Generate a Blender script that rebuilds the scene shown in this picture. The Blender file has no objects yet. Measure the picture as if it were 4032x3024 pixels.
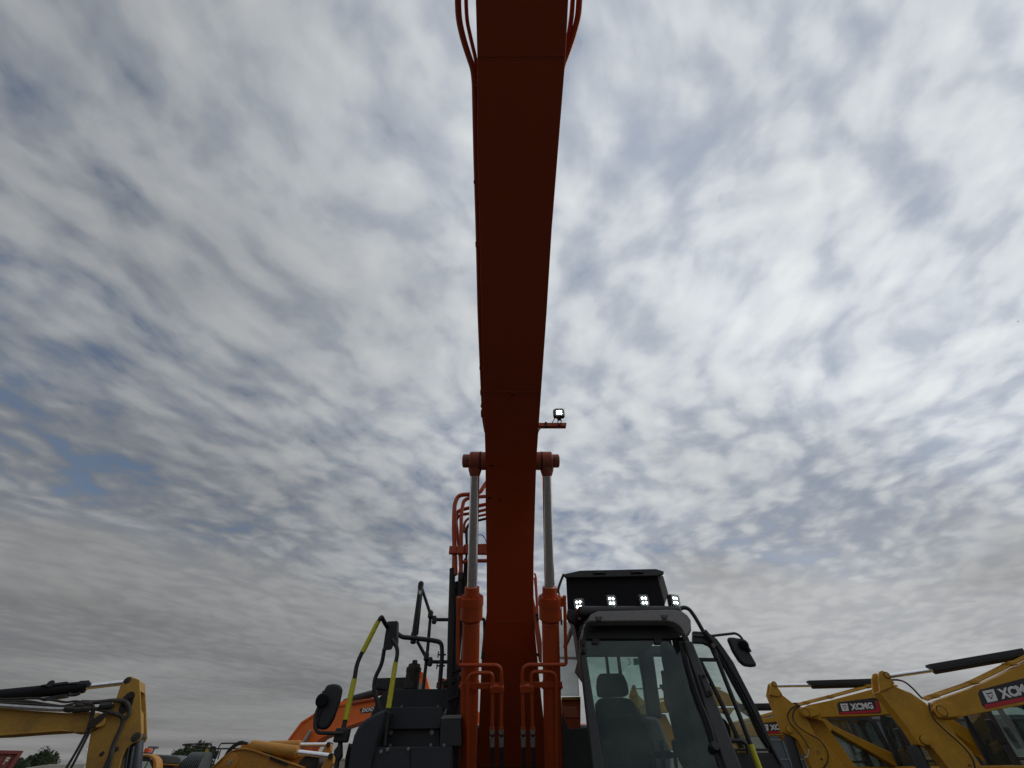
import bpy, bmesh, math, random
from mathutils import Vector, Matrix
random.seed(7)
sc = bpy.context.scene
COL = sc.collection
V = Vector
# ------------------------------------------------------------------ camera
F = 1515.0                       # focal length in pixels of the 4032 x 3024 photograph
PITCH = math.radians(45.2)
CAM = V((0, 0, 1.7))
cd = bpy.data.cameras.new('camera')
cd.sensor_width = 36.0
cd.lens = F / 4032 * 36.0
cd.clip_start = 0.05
cd.clip_end = 3000
cam = bpy.data.objects.new('camera', cd)
cam.location = CAM
cam.rotation_euler = (math.radians(90) + PITCH, 0, 0)
COL.objects.link(cam)
sc.camera = cam
# ------------------------------------------------------------------ view
sc.view_settings.view_transform = 'Standard'
sc.view_settings.look = 'None'
sc.view_settings.exposure = 0.0
sc.view_settings.gamma = 1.0
sc.view_settings.use_curve_mapping = False
# ------------------------------------------------------------------ sun
SUN_AZ, SUN_EL = 74.0, 42.0      # degrees right of the view direction, above the horizon
sd = V((math.sin(math.radians(SUN_AZ)) * math.cos(math.radians(SUN_EL)),
        math.cos(math.radians(SUN_AZ)) * math.cos(math.radians(SUN_EL)), math.sin(math.radians(SUN_EL))))
sl = bpy.data.lights.new('sun', 'SUN')
sl.energy = 0.55
sl.angle = math.radians(25)
sl.color = (1.0, 0.96, 0.9)
sun = bpy.data.objects.new('sun', sl)
sun.rotation_euler = (-sd).to_track_quat('-Z', 'Y').to_euler()
COL.objects.link(sun)
# ------------------------------------------------------------------ world: clear sky seen through a layer of altocumulus
world = bpy.data.worlds.new('World')
sc.world = world
world.use_nodes = True
wt = world.node_tree
wt.nodes.clear()


class NT:
    def __init__(self, t): self.t = t
    def n(self, typ, **kw):
        x = self.t.nodes.new(typ)
        for k, v in kw.items(): setattr(x, k, v)
        return x
    def l(self, a, b): self.t.links.new(a, b)
    def _in(self, sock, v):
        if hasattr(v, 'is_output') or isinstance(v, bpy.types.NodeSocket): self.l(v, sock)
        else: sock.default_value = v
    def m(self, op, a, b=0.0, c=None, clamp=False):
        x = self.n('ShaderNodeMath', operation=op, use_clamp=clamp)
        self._in(x.inputs[0], a); self._in(x.inputs[1], b)
        if c is not None: self._in(x.inputs[2], c)
        return x.outputs[0]
    def vm(self, op, a, b=(0, 0, 0)):
        x = self.n('ShaderNodeVectorMath', operation=op)
        self._in(x.inputs[0], a)
        if op == 'SCALE': self._in(x.inputs[3], b)
        else: self._in(x.inputs[1], b)
        return x.outputs['Value'] if op in ('DOT_PRODUCT', 'LENGTH') else x.outputs[0]
    def noise(self, vec, scale, detail=4, rough=0.5, dist=0.0, dim='3D'):
        x = self.n('ShaderNodeTexNoise', noise_dimensions=dim)
        if vec is not None: self.l(vec, x.inputs['Vector'])
        x.inputs['Scale'].default_value = scale
        x.inputs['Detail'].default_value = detail
        x.inputs['Roughness'].default_value = rough
        x.inputs['Distortion'].default_value = dist
        return x
    def maprange(self, v, a, b, c=0.0, d=1.0, smooth=True):
        x = self.n('ShaderNodeMapRange')
        x.interpolation_type = 'SMOOTHSTEP' if smooth else 'LINEAR'
        self._in(x.inputs['Value'], v)
        for k, q in (('From Min', a), ('From Max', b), ('To Min', c), ('To Max', d)): self._in(x.inputs[k], q)
        return x.outputs['Result']
    def ramp(self, fac, stops):
        x = self.n('ShaderNodeValToRGB')
        e = x.color_ramp.elements
        e[0].position, e[0].color = stops[0][0], (*stops[0][1], 1)
        e[1].position, e[1].color = stops[-1][0], (*stops[-1][1], 1)
        for p, c in stops[1:-1]:
            q = e.new(p); q.color = (*c, 1)
        self.l(fac, x.inputs['Fac'])
        return x.outputs['Color']
    def mix(self, fac, a, b, blend='MIX'):
        x = self.n('ShaderNodeMix', data_type='RGBA', blend_type=blend)
        self._in(x.inputs[0], fac)
        for i, v in ((6, a), (7, b)):
            if isinstance(v, bpy.types.NodeSocket): self.l(v, x.inputs[i])
            else: x.inputs[i].default_value = (*v, 1) if len(v) == 3 else v
        return x.outputs[2]


w = NT(wt)
tc = w.n('ShaderNodeTexCoord')
sky = w.n('ShaderNodeTexSky', sky_type='NISHITA')
sky.sun_disc = False
sky.sun_elevation = math.radians(SUN_EL)
sky.sun_rotation = math.radians(SUN_AZ)
sky.dust_density = 1.5
STR = 0.1
dirv = w.vm('NORMALIZE', tc.outputs['Generated'])
sep = w.n('ShaderNodeSeparateXYZ'); w.l(dirv, sep.inputs[0])
zc = w.m('ADD', w.m('MAXIMUM', sep.outputs[2], 0.0), 0.07)
px_ = w.m('DIVIDE', sep.outputs[0], zc)
py_ = w.m('DIVIDE', sep.outputs[1], zc)
cmb = w.n('ShaderNodeCombineXYZ'); w.l(px_, cmb.inputs[0]); w.l(py_, cmb.inputs[1])
p0 = cmb.outputs[0]                                   # position on the cloud layer, one unit = its height
SKX, SKY_ = 3.7, 8.2
warp = w.noise(p0, 1.1, 2, 0.5)
wv = w.vm('SCALE', w.vm('SUBTRACT', warp.outputs['Color'], (0.5, 0.5, 0.5)), 0.42)
p1 = w.vm('ADD', p0, wv)
def layer(rot, sy, off, scale, detail, rough, src=None):
    """noise drawn out along the compass direction rot (degrees from +Y towards +X)"""
    vr = w.n('ShaderNodeVectorRotate', rotation_type='Z_AXIS'); vr.inputs['Angle'].default_value = math.radians(rot)
    w.l(src or p1, vr.inputs['Vector'])
    mp = w.n('ShaderNodeMapping')
    mp.inputs['Scale'].default_value = (1.0, sy, 1); mp.inputs['Location'].default_value = off
    w.l(vr.outputs[0], mp.inputs['Vector'])
    return w.noise(mp.outputs[0], scale, detail, rough).outputs['Fac']
roll = layer(34, 0.55, (3.1, 1.7, 0.3), 6.4, 2, 0.40)            # rolls
lump = layer(20, 0.85, (7.3, 2.2, 0.0), 12.0, 4, 0.50)            # cloudlets
rag = layer(0, 0.9, (1.3, 5.2, 0.0), 22.0, 4, 0.5)               # ragged edges
big = layer(10, 0.8, (SKX, SKY_, 0.0), 0.85, 3, 0.5, p0)          # where the layer is thick or torn
big2 = layer(60, 0.5, (1.2, 9.4, 0.0), 0.75, 3, 0.5, p0)
fw = w.noise(p0, 7.0, 3, 0.5)                                      # puffs: soft cells with frayed rims
pv = w.vm('ADD', p1, w.vm('SCALE', w.vm('SUBTRACT', fw.outputs['Color'], (0.5, 0.5, 0.5)), 0.16))
vrp = w.n('ShaderNodeVectorRotate', rotation_type='Z_AXIS'); vrp.inputs['Angle'].default_value = math.radians(34); w.l(pv, vrp.inputs['Vector'])
mpp = w.n('ShaderNodeMapping'); mpp.inputs['Scale'].default_value = (1.0, 0.6, 1.0); w.l(vrp.outputs[0], mpp.inputs['Vector'])
vo = w.n('ShaderNodeTexVoronoi', feature='SMOOTH_F1', voronoi_dimensions='2D'); vo.inputs['Scale'].default_value = 8.5; vo.inputs['Smoothness'].default_value = 0.55; vo.inputs['Randomness'].default_value = 0.9
w.l(mpp.outputs[0], vo.inputs['Vector'])
ripple = w.maprange(vo.outputs['Distance'], 0.05, 0.62, 0.78, 0.22, False)
dens = w.m('ADD', w.m('MULTIPLY', roll, 0.34), w.m('MULTIPLY', lump, 0.34))
dens = w.m('ADD', dens, w.m('MULTIPLY', ripple, 0.27))
dens = w.m('ADD', dens, w.m('MULTIPLY', rag, 0.06))
dens = w.m('ADD', dens, w.m('MULTIPLY', big, 0.52))
dn = w.maprange(dens, 0.50, 0.955, 0.0, 1.0, False)
cover = w.maprange(w.m('ADD', dn, w.m('MULTIPLY', w.m('SUBTRACT', rag, 0.5), 0.32)), 0.02, 0.40, 0.34, 1.0)
cloud = w.ramp(dn, [(0.0, (0.255, 0.30, 0.38)), (0.30, (0.32, 0.358, 0.424)), (0.48, (0.395, 0.43, 0.482)), (0.66, (0.505, 0.535, 0.57)), (0.95, (0.60, 0.625, 0.64))])
thick = w.maprange(big2, 0.36, 0.70, 1.08, 0.78)
el = sep.outputs[2]
rad = w.vm('LENGTH', p0)
# the far part of the sky is a smoother, greyer deck
edge_n = layer(70, 0.5, (4.4, 0.6, 0.0), 0.9, 4, 0.5, p0)
deck = w.maprange(w.m('ADD', rad, w.m('MULTIPLY', w.m('SUBTRACT', edge_n, 0.5), 3.4)), 2.2, 3.3)
low = w.maprange(el, 0.0, 0.40, 1.0, 0.0)
cloud = w.mix(w.m('MULTIPLY', w.m('MAXIMUM', low, w.m('MULTIPLY', deck, 0.72)), 0.90), cloud, (0.462, 0.460, 0.452))
cover = w.m('ADD', cover, w.m('MULTIPLY', deck, 1.0), clamp=True)
gain = w.maprange(el, 0.0, 0.50, 0.83, 0.95)
gain = w.m('MULTIPLY', gain, w.maprange(deck, 0.0, 1.0, 1.0, 0.85, False))
# brighter around the hidden sun
sdot = w.vm('DOT_PRODUCT', dirv, tuple(sd))
glow = w.maprange(sdot, -0.05, 0.95, 0.70, 1.32)
cover = w.m('ADD', cover, w.maprange(sdot, 0.72, 0.95), clamp=True)
gain = w.m('MULTIPLY', w.m('MULTIPLY', gain, glow), thick)
sc_ = w.vm('SCALE', cloud, w.m('MULTIPLY', gain, 1.0 / STR))
blue = w.vm('SCALE', sky.outputs[0], 0.80)
final = w.mix(cover, blue, sc_)
bg = w.n('ShaderNodeBackground'); bg.inputs['Strength'].default_value = STR
w.l(final, bg.inputs['Color'])
wo = w.n('ShaderNodeOutputWorld'); w.l(bg.outputs[0], wo.inputs[0])

# ------------------------------------------------------------------ pixel rays -> places in the yard
CT, ST = math.cos(PITCH), math.sin(PITCH)
def ray(px, py):
    u = (px - 2016) / F; up = (1512 - py) / F
    return V((u, CT - up * ST, ST + up * CT))
def onplane(p, o, n):
    r = ray(*p); return CAM + r * ((o - CAM).dot(n) / r.dot(n))
def PY(p, Y):
    r = ray(*p); return CAM + r * (Y / r.y)
def PD(p, d): return CAM + ray(*p) * d
CROPS = {'c1': (1700, 1700, 2.765), 'c2': (1700, 2200, 3.318), 'c3': (1700, 2560, 3.575), 'c4': (2150, 2200, 2.4578),
         'c5': (2150, 2550, 2.212), 'c6': (1200, 2260, 2.1708), 'c7': (0, 2600, 3.16), 'c8': (650, 2700, 2.765),
         'r1': (2950, 2480, 3.049), 'r2': (3400, 2480, 3.049), 'r3': (1700, 0, 2.765), 'r4': (1700, 1200, 3.017), 'r6': (1700, 600, 2.552),
         'r5': (2050, 1550, 4.74), 'e1': (0, 2900, 8.848), 'e2': (500, 2900, 5.53), 'e3': (900, 2880, 4.424),
         'e4': (2750, 2450, 2.891), 'e6': (2280, 2500, 3.165), 'e7': (3200, 2780, 4.424), 'e8': (1600, 2600, 3.913)}
def cv(c, *pts):
    x, y, s = CROPS[c]
    return [(x + a / s, y + b / s) for a, b in pts]
def c1v(c, a, b): return cv(c, (a, b))[0]

# ------------------------------------------------------------------ materials
MATS = {}
def paint(name, col, rough=0.45, dirt=0.25, dust=(0.16, 0.13, 0.10), metal=0.0, scale=3.0, spec=0.5, bump=0.02, vary=0.11):
    m = bpy.data.materials.new(name); m.use_nodes = True
    t = NT(m.node_tree)
    b = m.node_tree.nodes['Principled BSDF']
    g = t.n('ShaderNodeNewGeometry')
    n1 = t.noise(g.outputs['Position'], scale, 6, 0.62)
    n2 = t.noise(g.outputs['Position'], scale * 9, 4, 0.6)
    f = t.m('MULTIPLY', t.maprange(n1.outputs['Fac'], 0.42, 0.72), dirt)
    c = t.mix(f, col, dust)
    var = t.maprange(n2.outputs['Fac'], 0.3, 0.7, 1.0 - vary, 1.0 + vary * 0.7)
    vv = t.n('ShaderNodeVectorMath', operation='SCALE'); t.l(c, vv.inputs[0]); t.l(var, vv.inputs[3])
    t.l(vv.outputs[0], b.inputs['Base Color'])
    t.l(t.maprange(n1.outputs['Fac'], 0.3, 0.7, max(rough - 0.08, 0.05), min(rough + 0.16, 1)), b.inputs['Roughness'])
    b.inputs['Metallic'].default_value = metal
    b.inputs['Specular IOR Level'].default_value = spec
    if bump:
        bn = t.n('ShaderNodeBump'); bn.inputs['Strength'].default_value = bump * 4; bn.inputs['Distance'].default_value = 0.01
        t.l(n2.outputs['Fac'], bn.inputs['Height']); t.l(bn.outputs[0], b.inputs['Normal'])
    MATS[name] = m
    return m
def emit(name, col, s):
    m = bpy.data.materials.new(name); m.use_nodes = True
    b = m.node_tree.nodes['Principled BSDF']
    b.inputs['Base Color'].default_value = (*col, 1)
    b.inputs['Emission Color'].default_value = (*col, 1); b.inputs['Emission Strength'].default_value = s
    MATS[name] = m; return m
def glass(name, tint, refl=0.12, dust=0.06, rough=0.03):
    m = bpy.data.materials.new(name); m.use_nodes = True
    nt = m.node_tree; nt.nodes.clear(); t = NT(nt)
    tr = t.n('ShaderNodeBsdfTransparent'); tr.inputs[0].default_value = (*tint, 1)
    gl = t.n('ShaderNodeBsdfGlossy'); gl.inputs['Roughness'].default_value = rough; gl.inputs[0].default_value = (0.9, 0.95, 0.95, 1)
    df = t.n('ShaderNodeBsdfDiffuse'); df.inputs[0].default_value = (0.32, 0.33, 0.32, 1)
    fr = t.n('ShaderNodeFresnel'); fr.inputs[0].default_value = 1.5
    g = t.n('ShaderNodeNewGeometry')
    nz = t.noise(g.outputs['Position'], 5.0, 6, 0.65)
    a = t.n('ShaderNodeMixShader'); t.l(t.m('ADD', fr.outputs[0], refl - 0.04), a.inputs[0]); t.l(tr.outputs[0], a.inputs[1]); t.l(gl.outputs[0], a.inputs[2])
    b = t.n('ShaderNodeMixShader'); t.l(t.m('MULTIPLY', t.maprange(nz.outputs['Fac'], 0.3, 0.75, 0.4, 1.6), dust), b.inputs[0]); t.l(a.outputs[0], b.inputs[1]); t.l(df.outputs[0], b.inputs[2])
    o = t.n('ShaderNodeOutputMaterial'); t.l(b.outputs[0], o.inputs[0])
    MATS[name] = m; return m

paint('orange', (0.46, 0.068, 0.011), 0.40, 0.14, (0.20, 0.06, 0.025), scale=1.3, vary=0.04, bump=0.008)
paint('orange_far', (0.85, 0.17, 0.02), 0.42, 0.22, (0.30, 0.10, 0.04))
paint('seam', (0.42, 0.07, 0.013), 0.5, 0.4)
paint('pinred', (0.40, 0.085, 0.04), 0.5, 0.4)
paint('yellow', (0.53, 0.265, 0.008), 0.46, 0.32, (0.18, 0.09, 0.02), scale=2.4)
paint('yellow_old', (0.42, 0.225, 0.028), 0.6, 0.55, (0.16, 0.10, 0.05))
paint('yellow_mid', (0.48, 0.21, 0.022), 0.5, 0.40, (0.25, 0.13, 0.05))
paint('rail_yellow', (0.66, 0.62, 0.03), 0.5, 0.25, (0.3, 0.27, 0.06), scale=9)
paint('black', (0.018, 0.019, 0.022), 0.5, 0.3, (0.06, 0.055, 0.05))
paint('black_matt', (0.012, 0.012, 0.014), 0.8, 0.25, (0.04, 0.036, 0.032), spec=0.2)
paint('deck', (0.016, 0.020, 0.029), 0.5, 0.35, (0.05, 0.047, 0.044))
paint('cabgrey', (0.028, 0.029, 0.031), 0.5, 0.3, (0.07, 0.066, 0.06))
paint('visor', (0.16, 0.153, 0.145), 0.35, 0.45, (0.20, 0.18, 0.16))
paint('rubber', (0.016, 0.016, 0.017), 0.72, 0.5, (0.06, 0.052, 0.045), scale=12)
paint('hose_old', (0.028, 0.026, 0.022), 0.75, 0.6, (0.10, 0.085, 0.06), scale=9)
paint('chrome', (0.90, 0.90, 0.91), 0.09, 0.03, (0.4, 0.38, 0.36), metal=1.0, bump=0)
paint('zinc', (0.45, 0.45, 0.44), 0.42, 0.5, (0.22, 0.2, 0.17), metal=0.7, scale=14)
paint('bolt', (0.26, 0.25, 0.235), 0.45, 0.4, metal=0.6, scale=14)
paint('dirtysteel', (0.20, 0.20, 0.20), 0.6, 0.5, metal=0.2)
paint('seat', (0.022, 0.024, 0.027), 0.9, 0.2, (0.08, 0.08, 0.08), scale=8)
paint('trim', (0.05, 0.054, 0.056), 0.75, 0.2)
paint('trim_light', (0.22, 0.235, 0.235), 0.75, 0.2)
paint('white', (0.78, 0.78, 0.76), 0.5, 0.15, (0.5, 0.47, 0.42), bump=0)
paint('decal_black', (0.02, 0.02, 0.024), 0.4, 0.1, bump=0)
paint('decal_red', (0.50, 0.012, 0.03), 0.4, 0.1, bump=0)
paint('slate', (0.10, 0.115, 0.12), 0.55, 0.3)
paint('sticker_green', (0.03, 0.42, 0.26), 0.5, 0.0, bump=0)
paint('sticker_yellow', (0.55, 0.36, 0.05), 0.5, 0.1, bump=0)
paint('container', (0.22, 0.045, 0.035), 0.6, 0.4, (0.12, 0.07, 0.06))
paint('wall', (0.46, 0.40, 0.33), 0.85, 0.4, (0.32, 0.27, 0.22), scale=1.0)
paint('shed', (0.62, 0.58, 0.48), 0.8, 0.4, (0.4, 0.36, 0.3), scale=1.0)
paint('beacon', (0.65, 0.09, 0.01), 0.35, 0.1)
paint('chip', (0.02, 0.014, 0.012), 0.8, 0.3)
paint('drip', (0.30, 0.16, 0.03), 0.7, 0.3)
paint('ground', (0.062, 0.054, 0.046), 0.95, 0.5, (0.09, 0.075, 0.06), scale=0.8, bump=0.06)
paint('leaf', (0.040, 0.060, 0.022), 0.8, 0.4, (0.025, 0.035, 0.016), scale=2)
paint('bark', (0.07, 0.05, 0.035), 0.9, 0.3)
paint('frame_dark', (0.03, 0.032, 0.036), 0.5, 0.3)
emit('led', (1.0, 0.98, 0.93), 14.0)
glass('glass', (0.78, 0.88, 0.84), 0.025, 0.012)
glass('glass_side', (0.80, 0.88, 0.85), 0.06, 0.05)
glass('glass_far', (0.74, 0.82, 0.80), 0.08, 0.08)
glass('lens', (0.85, 0.9, 0.9), 0.08, 0.02)
m_ = bpy.data.materials.new('facade_glass'); m_.use_nodes = True
b_ = m_.node_tree.nodes['Principled BSDF']; b_.inputs['Base Color'].default_value = (0.035, 0.06, 0.085, 1); b_.inputs['Roughness'].default_value = 0.12; b_.inputs['Specular IOR Level'].default_value = 0.9
MATS['facade_glass'] = m_

# ------------------------------------------------------------------ builders
WLOC = {}
def wloc(o): return WLOC.get(o.name, V((0, 0, 0))) if o else V((0, 0, 0))
def thing(name, label, cat, loc, group=None, kind=None):
    o = bpy.data.objects.new(name, None); COL.objects.link(o)
    o.empty_display_size = 0.3
    o.location = loc; WLOC[o.name] = V(loc)
    if label: o['label'] = label
    if cat: o['category'] = cat
    if group: o['group'] = group
    if kind: o['kind'] = kind
    return o
def tag(o, label=None, cat=None, group=None, kind=None):
    if label: o['label'] = label
    if cat: o['category'] = cat
    if group: o['group'] = group
    if kind: o['kind'] = kind
    return o
def mk(name, verts, faces, mat, parent=None, bevel=0.0, seg=2, smooth=False, fix=True):
    c = sum((V(v) for v in verts), V()) / len(verts)
    me = bpy.data.meshes.new(name)
    me.from_pydata([V(v) - c for v in verts], [], faces)
    if fix:
        bm = bmesh.new(); bm.from_mesh(me)
        bmesh.ops.recalc_face_normals(bm, faces=bm.faces)
        bm.to_mesh(me); bm.free()
    me.materials.append(MATS[mat])
    if smooth:
        for p in me.polygons: p.use_smooth = True
    o = bpy.data.objects.new(name, me); COL.objects.link(o)
    if parent: o.parent = parent
    o.location = c - wloc(parent)
    WLOC[o.name] = c
    if bevel:
        b = o.modifiers.new('bevel', 'BEVEL'); b.width = bevel; b.segments = seg; b.limit_method = 'ANGLE'; b.angle_limit = math.radians(35)
        b.harden_normals = False
    return o
def prism(name, pts, vec, mat, parent=None, bevel=0.0, seg=2):
    n = len(pts); vec = V(vec)
    vs = [V(p) for p in pts] + [V(p) + vec for p in pts]
    fs = [list(range(n)), list(range(n, 2 * n))] + [[i, (i + 1) % n, n + (i + 1) % n, n + i] for i in range(n)]
    return mk(name, vs, fs, mat, parent, bevel, seg)
def merge(parts):
    vs, fs = [], []
    for a, b in parts:
        k = len(vs); vs += a; fs += [[i + k for i in f] for f in b]
    return vs, fs
def box_g(c, s, ax=None):
    c = V(c); ax = ax or (V((1, 0, 0)), V((0, 1, 0)), V((0, 0, 1)))
    vs = [c + ax[0] * (s[0] / 2 * i) + ax[1] * (s[1] / 2 * j) + ax[2] * (s[2] / 2 * k) for i in (-1, 1) for j in (-1, 1) for k in (-1, 1)]
    return vs, [[0, 1, 3, 2], [4, 6, 7, 5], [0, 4, 5, 1], [2, 3, 7, 6], [0, 2, 6, 4], [1, 5, 7, 3]]
def box(name, c, s, mat, parent=None, ax=None, bevel=0.0, seg=2):
    return mk(name, *box_g(c, s, ax), mat, parent, bevel, seg)
def fillet(pts, r, n=5):
    pts = [V(p) for p in pts]; out = [pts[0]]
    for i in range(1, len(pts) - 1):
        a, b, c = pts[i - 1], pts[i], pts[i + 1]
        d1, d2 = a - b, c - b
        k = min(r, d1.length * 0.48, d2.length * 0.48)
        s, e = b + d1.normalized() * k, b + d2.normalized() * k
        for j in range(n + 1):
            q = j / n
            out.append(s * (1 - q) ** 2 + b * (2 * q * (1 - q)) + e * q * q)
    return out + [pts[-1]]
def tube_g(pts, r, n=10):
    pts = [p for i, p in enumerate(pts) if i == 0 or (p - pts[i - 1]).length > 1e-5]
    vs, fs = [], []
    t0 = (pts[1] - pts[0]).normalized()
    u = t0.orthogonal().normalized()
    m = len(pts)
    for i, p in enumerate(pts):
        t = (pts[min(i + 1, m - 1)] - pts[max(i - 1, 0)]).normalized()
        u = (u - t * u.dot(t)).normalized()
        w_ = t.cross(u)
        rr = r[i] if isinstance(r, (list, tuple)) else r
        for k in range(n):
            a = 2 * math.pi * k / n
            vs.append(p + (u * math.cos(a) + w_ * math.sin(a)) * rr)
    for i in range(m - 1):
        for k in range(n):
            fs.append([i * n + k, i * n + (k + 1) % n, (i + 1) * n + (k + 1) % n, (i + 1) * n + k])
    fs += [list(range(n))[::-1], [(m - 1) * n + k for k in range(n)]]
    return vs, fs
def smooth_sides(o, ang=40):
    me = o.data
    for p in me.polygons: p.use_smooth = True
    me.set_sharp_from_angle(angle=math.radians(ang))
    return o
def tube(name, pts, r, mat, parent=None, fil=0.05, n=10):
    pts = [V(p) for p in pts]
    pp = fillet(pts, fil) if len(pts) > 2 and fil else pts
    return smooth_sides(mk(name, *tube_g(pp, r, n), mat, parent))
def ring(name, outer, inner, vec, mat, parent=None):
    """a frame: outer and inner outlines with the same number of points, given thickness vec"""
    n = len(outer); vec = V(vec)
    vs = [V(p) for p in outer] + [V(p) for p in inner] + [V(p) + vec for p in outer] + [V(p) + vec for p in inner]
    fs = []
    for i in range(n):
        j = (i + 1) % n
        fs += [[i, j, n + j, n + i], [2 * n + i, 3 * n + i, 3 * n + j, 2 * n + j], [i, 2 * n + i, 2 * n + j, j], [n + i, n + j, 3 * n + j, 3 * n + i]]
    return mk(name, vs, fs, mat, parent)
def lathe(name, p0, p1, prof, mat, parent=None, n=24):
    """prof: (distance from p0 in metres along the axis, radius)"""
    p0, p1 = V(p0), V(p1); t = (p1 - p0).normalized(); u = t.orthogonal().normalized(); w_ = t.cross(u)
    vs, fs = [], []
    for s, r in prof:
        for k in range(n):
            a = 2 * math.pi * k / n
            vs.append(p0 + t * s + (u * math.cos(a) + w_ * math.sin(a)) * r)
    m = len(prof)
    for i in range(m - 1):
        for k in range(n):
            fs.append([i * n + k, i * n + (k + 1) % n, (i + 1) * n + (k + 1) % n, (i + 1) * n + k])
    fs += [list(range(n))[::-1], [(m - 1) * n + k for k in range(n)]]
    return smooth_sides(mk(name, vs, fs, mat, parent), 30)
def rod(name, p0, p1, r, mat, parent=None, n=16):
    L = (V(p1) - V(p0)).length
    return lathe(name, p0, p1, [(0, r), (L, r)], mat, parent, n)
_tc = {}
def text_mesh(body, bold=0.0, shear=0.0, depth=0.0):
    c = bpy.data.curves.new('t', 'FONT'); c.body = body; c.offset = bold; c.shear = shear; c.extrude = depth; c.align_x = 'LEFT'
    c.resolution_u = 3
    o = bpy.data.objects.new('t', c); COL.objects.link(o)
    bpy.context.view_layer.update()
    dg = bpy.context.evaluated_depsgraph_get()
    me = bpy.data.meshes.new_from_object(o.evaluated_get(dg))
    vs = [v.co.copy() for v in me.vertices]; fs = [list(p.vertices) for p in me.polygons]
    bpy.data.objects.remove(o); bpy.data.curves.remove(c); bpy.data.meshes.remove(me)
    return vs, fs
def lettering(name, body, o, ex, ey, mat, parent, bold=0.0, shear=0.0):
    """text filling the parallelogram o, o+ex, o+ey"""
    vs, fs = text_mesh(body, bold, shear)
    x0 = min(v.x for v in vs); x1 = max(v.x for v in vs); y0 = min(v.y for v in vs); y1 = max(v.y for v in vs)
    vs = [V(o) + V(ex) * ((v.x - x0) / (x1 - x0)) + V(ey) * ((v.y - y0) / (y1 - y0)) for v in vs]
    return mk(name, vs, fs, mat, parent, fix=False)

# ------------------------------------------------------------------ ground
S = 900
gv, gf = [], []
g = bpy.data.meshes.new('ground')
g.from_pydata([(-S, -S, 0), (S, -S, 0), (S, S, 0), (-S, S, 0)], [], [[0, 1, 2, 3]])
g.materials.append(MATS['ground'])
go = bpy.data.objects.new('ground', g); COL.objects.link(go); go['kind'] = 'structure'
tag(go, 'compacted sandy ground of the machinery yard')
# ================================================================== the orange excavator overhead
EX = thing('excavator', 'large orange crawler excavator with its boom raised straight over the viewer', 'excavator', (0, 6.2, 0))
# underside of the boom: photo row -> (left edge, right edge) of the bottom plate, width 0.58 m
BW = 0.58
TAB = [(-40, 1872, 2240, .58), (250, 1880, 2225, .58), (600, 1880, 2197, .58), (900, 1888, 2173, .58), (1240, 1895, 2152, .58), (1540, 1904, 2131, .58), (1815, 1911.5, 2112, .58), (2000, 1912, 2106.5, .58),
       (2200, 1916, 2101, .575), (2430, 1916, 2101, .57), (2560, 1898, 2113, .662), (2700, 1892, 2126, .716), (2860, 1886, 2144, .785)]
def d_under(py):
    for (a, l0, r0, w0), (b, l1, r1, w1) in zip(TAB, TAB[1:]):
        if py <= b or b == TAB[-1][0]:
            q = (py - a) / (b - a)
            return F * (w0 / (r0 - l0) * (1 - q) + w1 / (r1 - l1) * q)
prof = []
for a, l, r, w0 in TAB:
    d = F * w0 / (r - l)
    p = PD(((l + r) / 2, a), d); prof.append((p, w0))
# carry the boom on behind the viewer to the arm pin
e = (prof[1][0] - prof[3][0]).normalized()
q0 = prof[0][0]
ext = [(q0 + V((0.0, -2.2, 0.10)), .50), (q0 + V((0.0, -1.1, 0.16)), .56)]
prof = ext + prof
bl = prof[-1][0]
prof.append((bl + V((0, 0.25, -0.35)), .80))
DEP = [.42, .50, .55, .57, .6, .63, .68, .74, .80, .84, .82, .76, .66, .6, .54, .5]
sects = []
for i, (p, w0) in enumerate(prof):
    a = prof[max(i - 1, 0)][0]; b = prof[min(i + 1, len(prof) - 1)][0]
    t = (b - a).normalized()
    up = V((1, 0, 0)).cross(t)
    if up.y < 0 and up.z < 0: up = -up
    if up.z < 0 and abs(up.z) > abs(up.y): up = -up
    if up.y < 0 and abs(up.y) > abs(up.z): up = -up
    sects.append((p, w0, up.normalized(), DEP[min(i, len(DEP) - 1)]))
def loft(name, secs, mat, parent, bevel=0):
    vs, fs = [], []
    for s in secs: vs += s
    n = len(secs[0]); m = len(secs)
    for i in range(m - 1):
        for k in range(n):
            fs.append([i * n + k, i * n + (k + 1) % n, (i + 1) * n + (k + 1) % n, (i + 1) * n + k])
    fs += [list(range(n)), [(m - 1) * n + k for k in range(n)]]
    return mk(name, vs, fs, mat, parent, bevel)
X = V((1, 0, 0))
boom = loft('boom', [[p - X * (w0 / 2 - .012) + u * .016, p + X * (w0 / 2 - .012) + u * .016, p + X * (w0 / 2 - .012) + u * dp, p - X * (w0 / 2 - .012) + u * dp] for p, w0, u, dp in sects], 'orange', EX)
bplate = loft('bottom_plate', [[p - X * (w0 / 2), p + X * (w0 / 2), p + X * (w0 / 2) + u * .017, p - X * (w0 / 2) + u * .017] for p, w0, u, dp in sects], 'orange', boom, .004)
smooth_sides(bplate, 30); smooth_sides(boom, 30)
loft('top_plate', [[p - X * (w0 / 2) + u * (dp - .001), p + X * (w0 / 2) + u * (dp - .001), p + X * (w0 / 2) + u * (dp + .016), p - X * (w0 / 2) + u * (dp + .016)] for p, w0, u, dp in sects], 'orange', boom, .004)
def under(px, py, off=0.0): return PD((px, py), d_under(py) - off)
def edge(py):
    for (a, l0, r0, w0), (b, l1, r1, w1) in zip(TAB, TAB[1:]):
        if a <= py <= b:
            q = (py - a) / (b - a); return l0 + (l1 - l0) * q, r0 + (r1 - r0) * q
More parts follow.
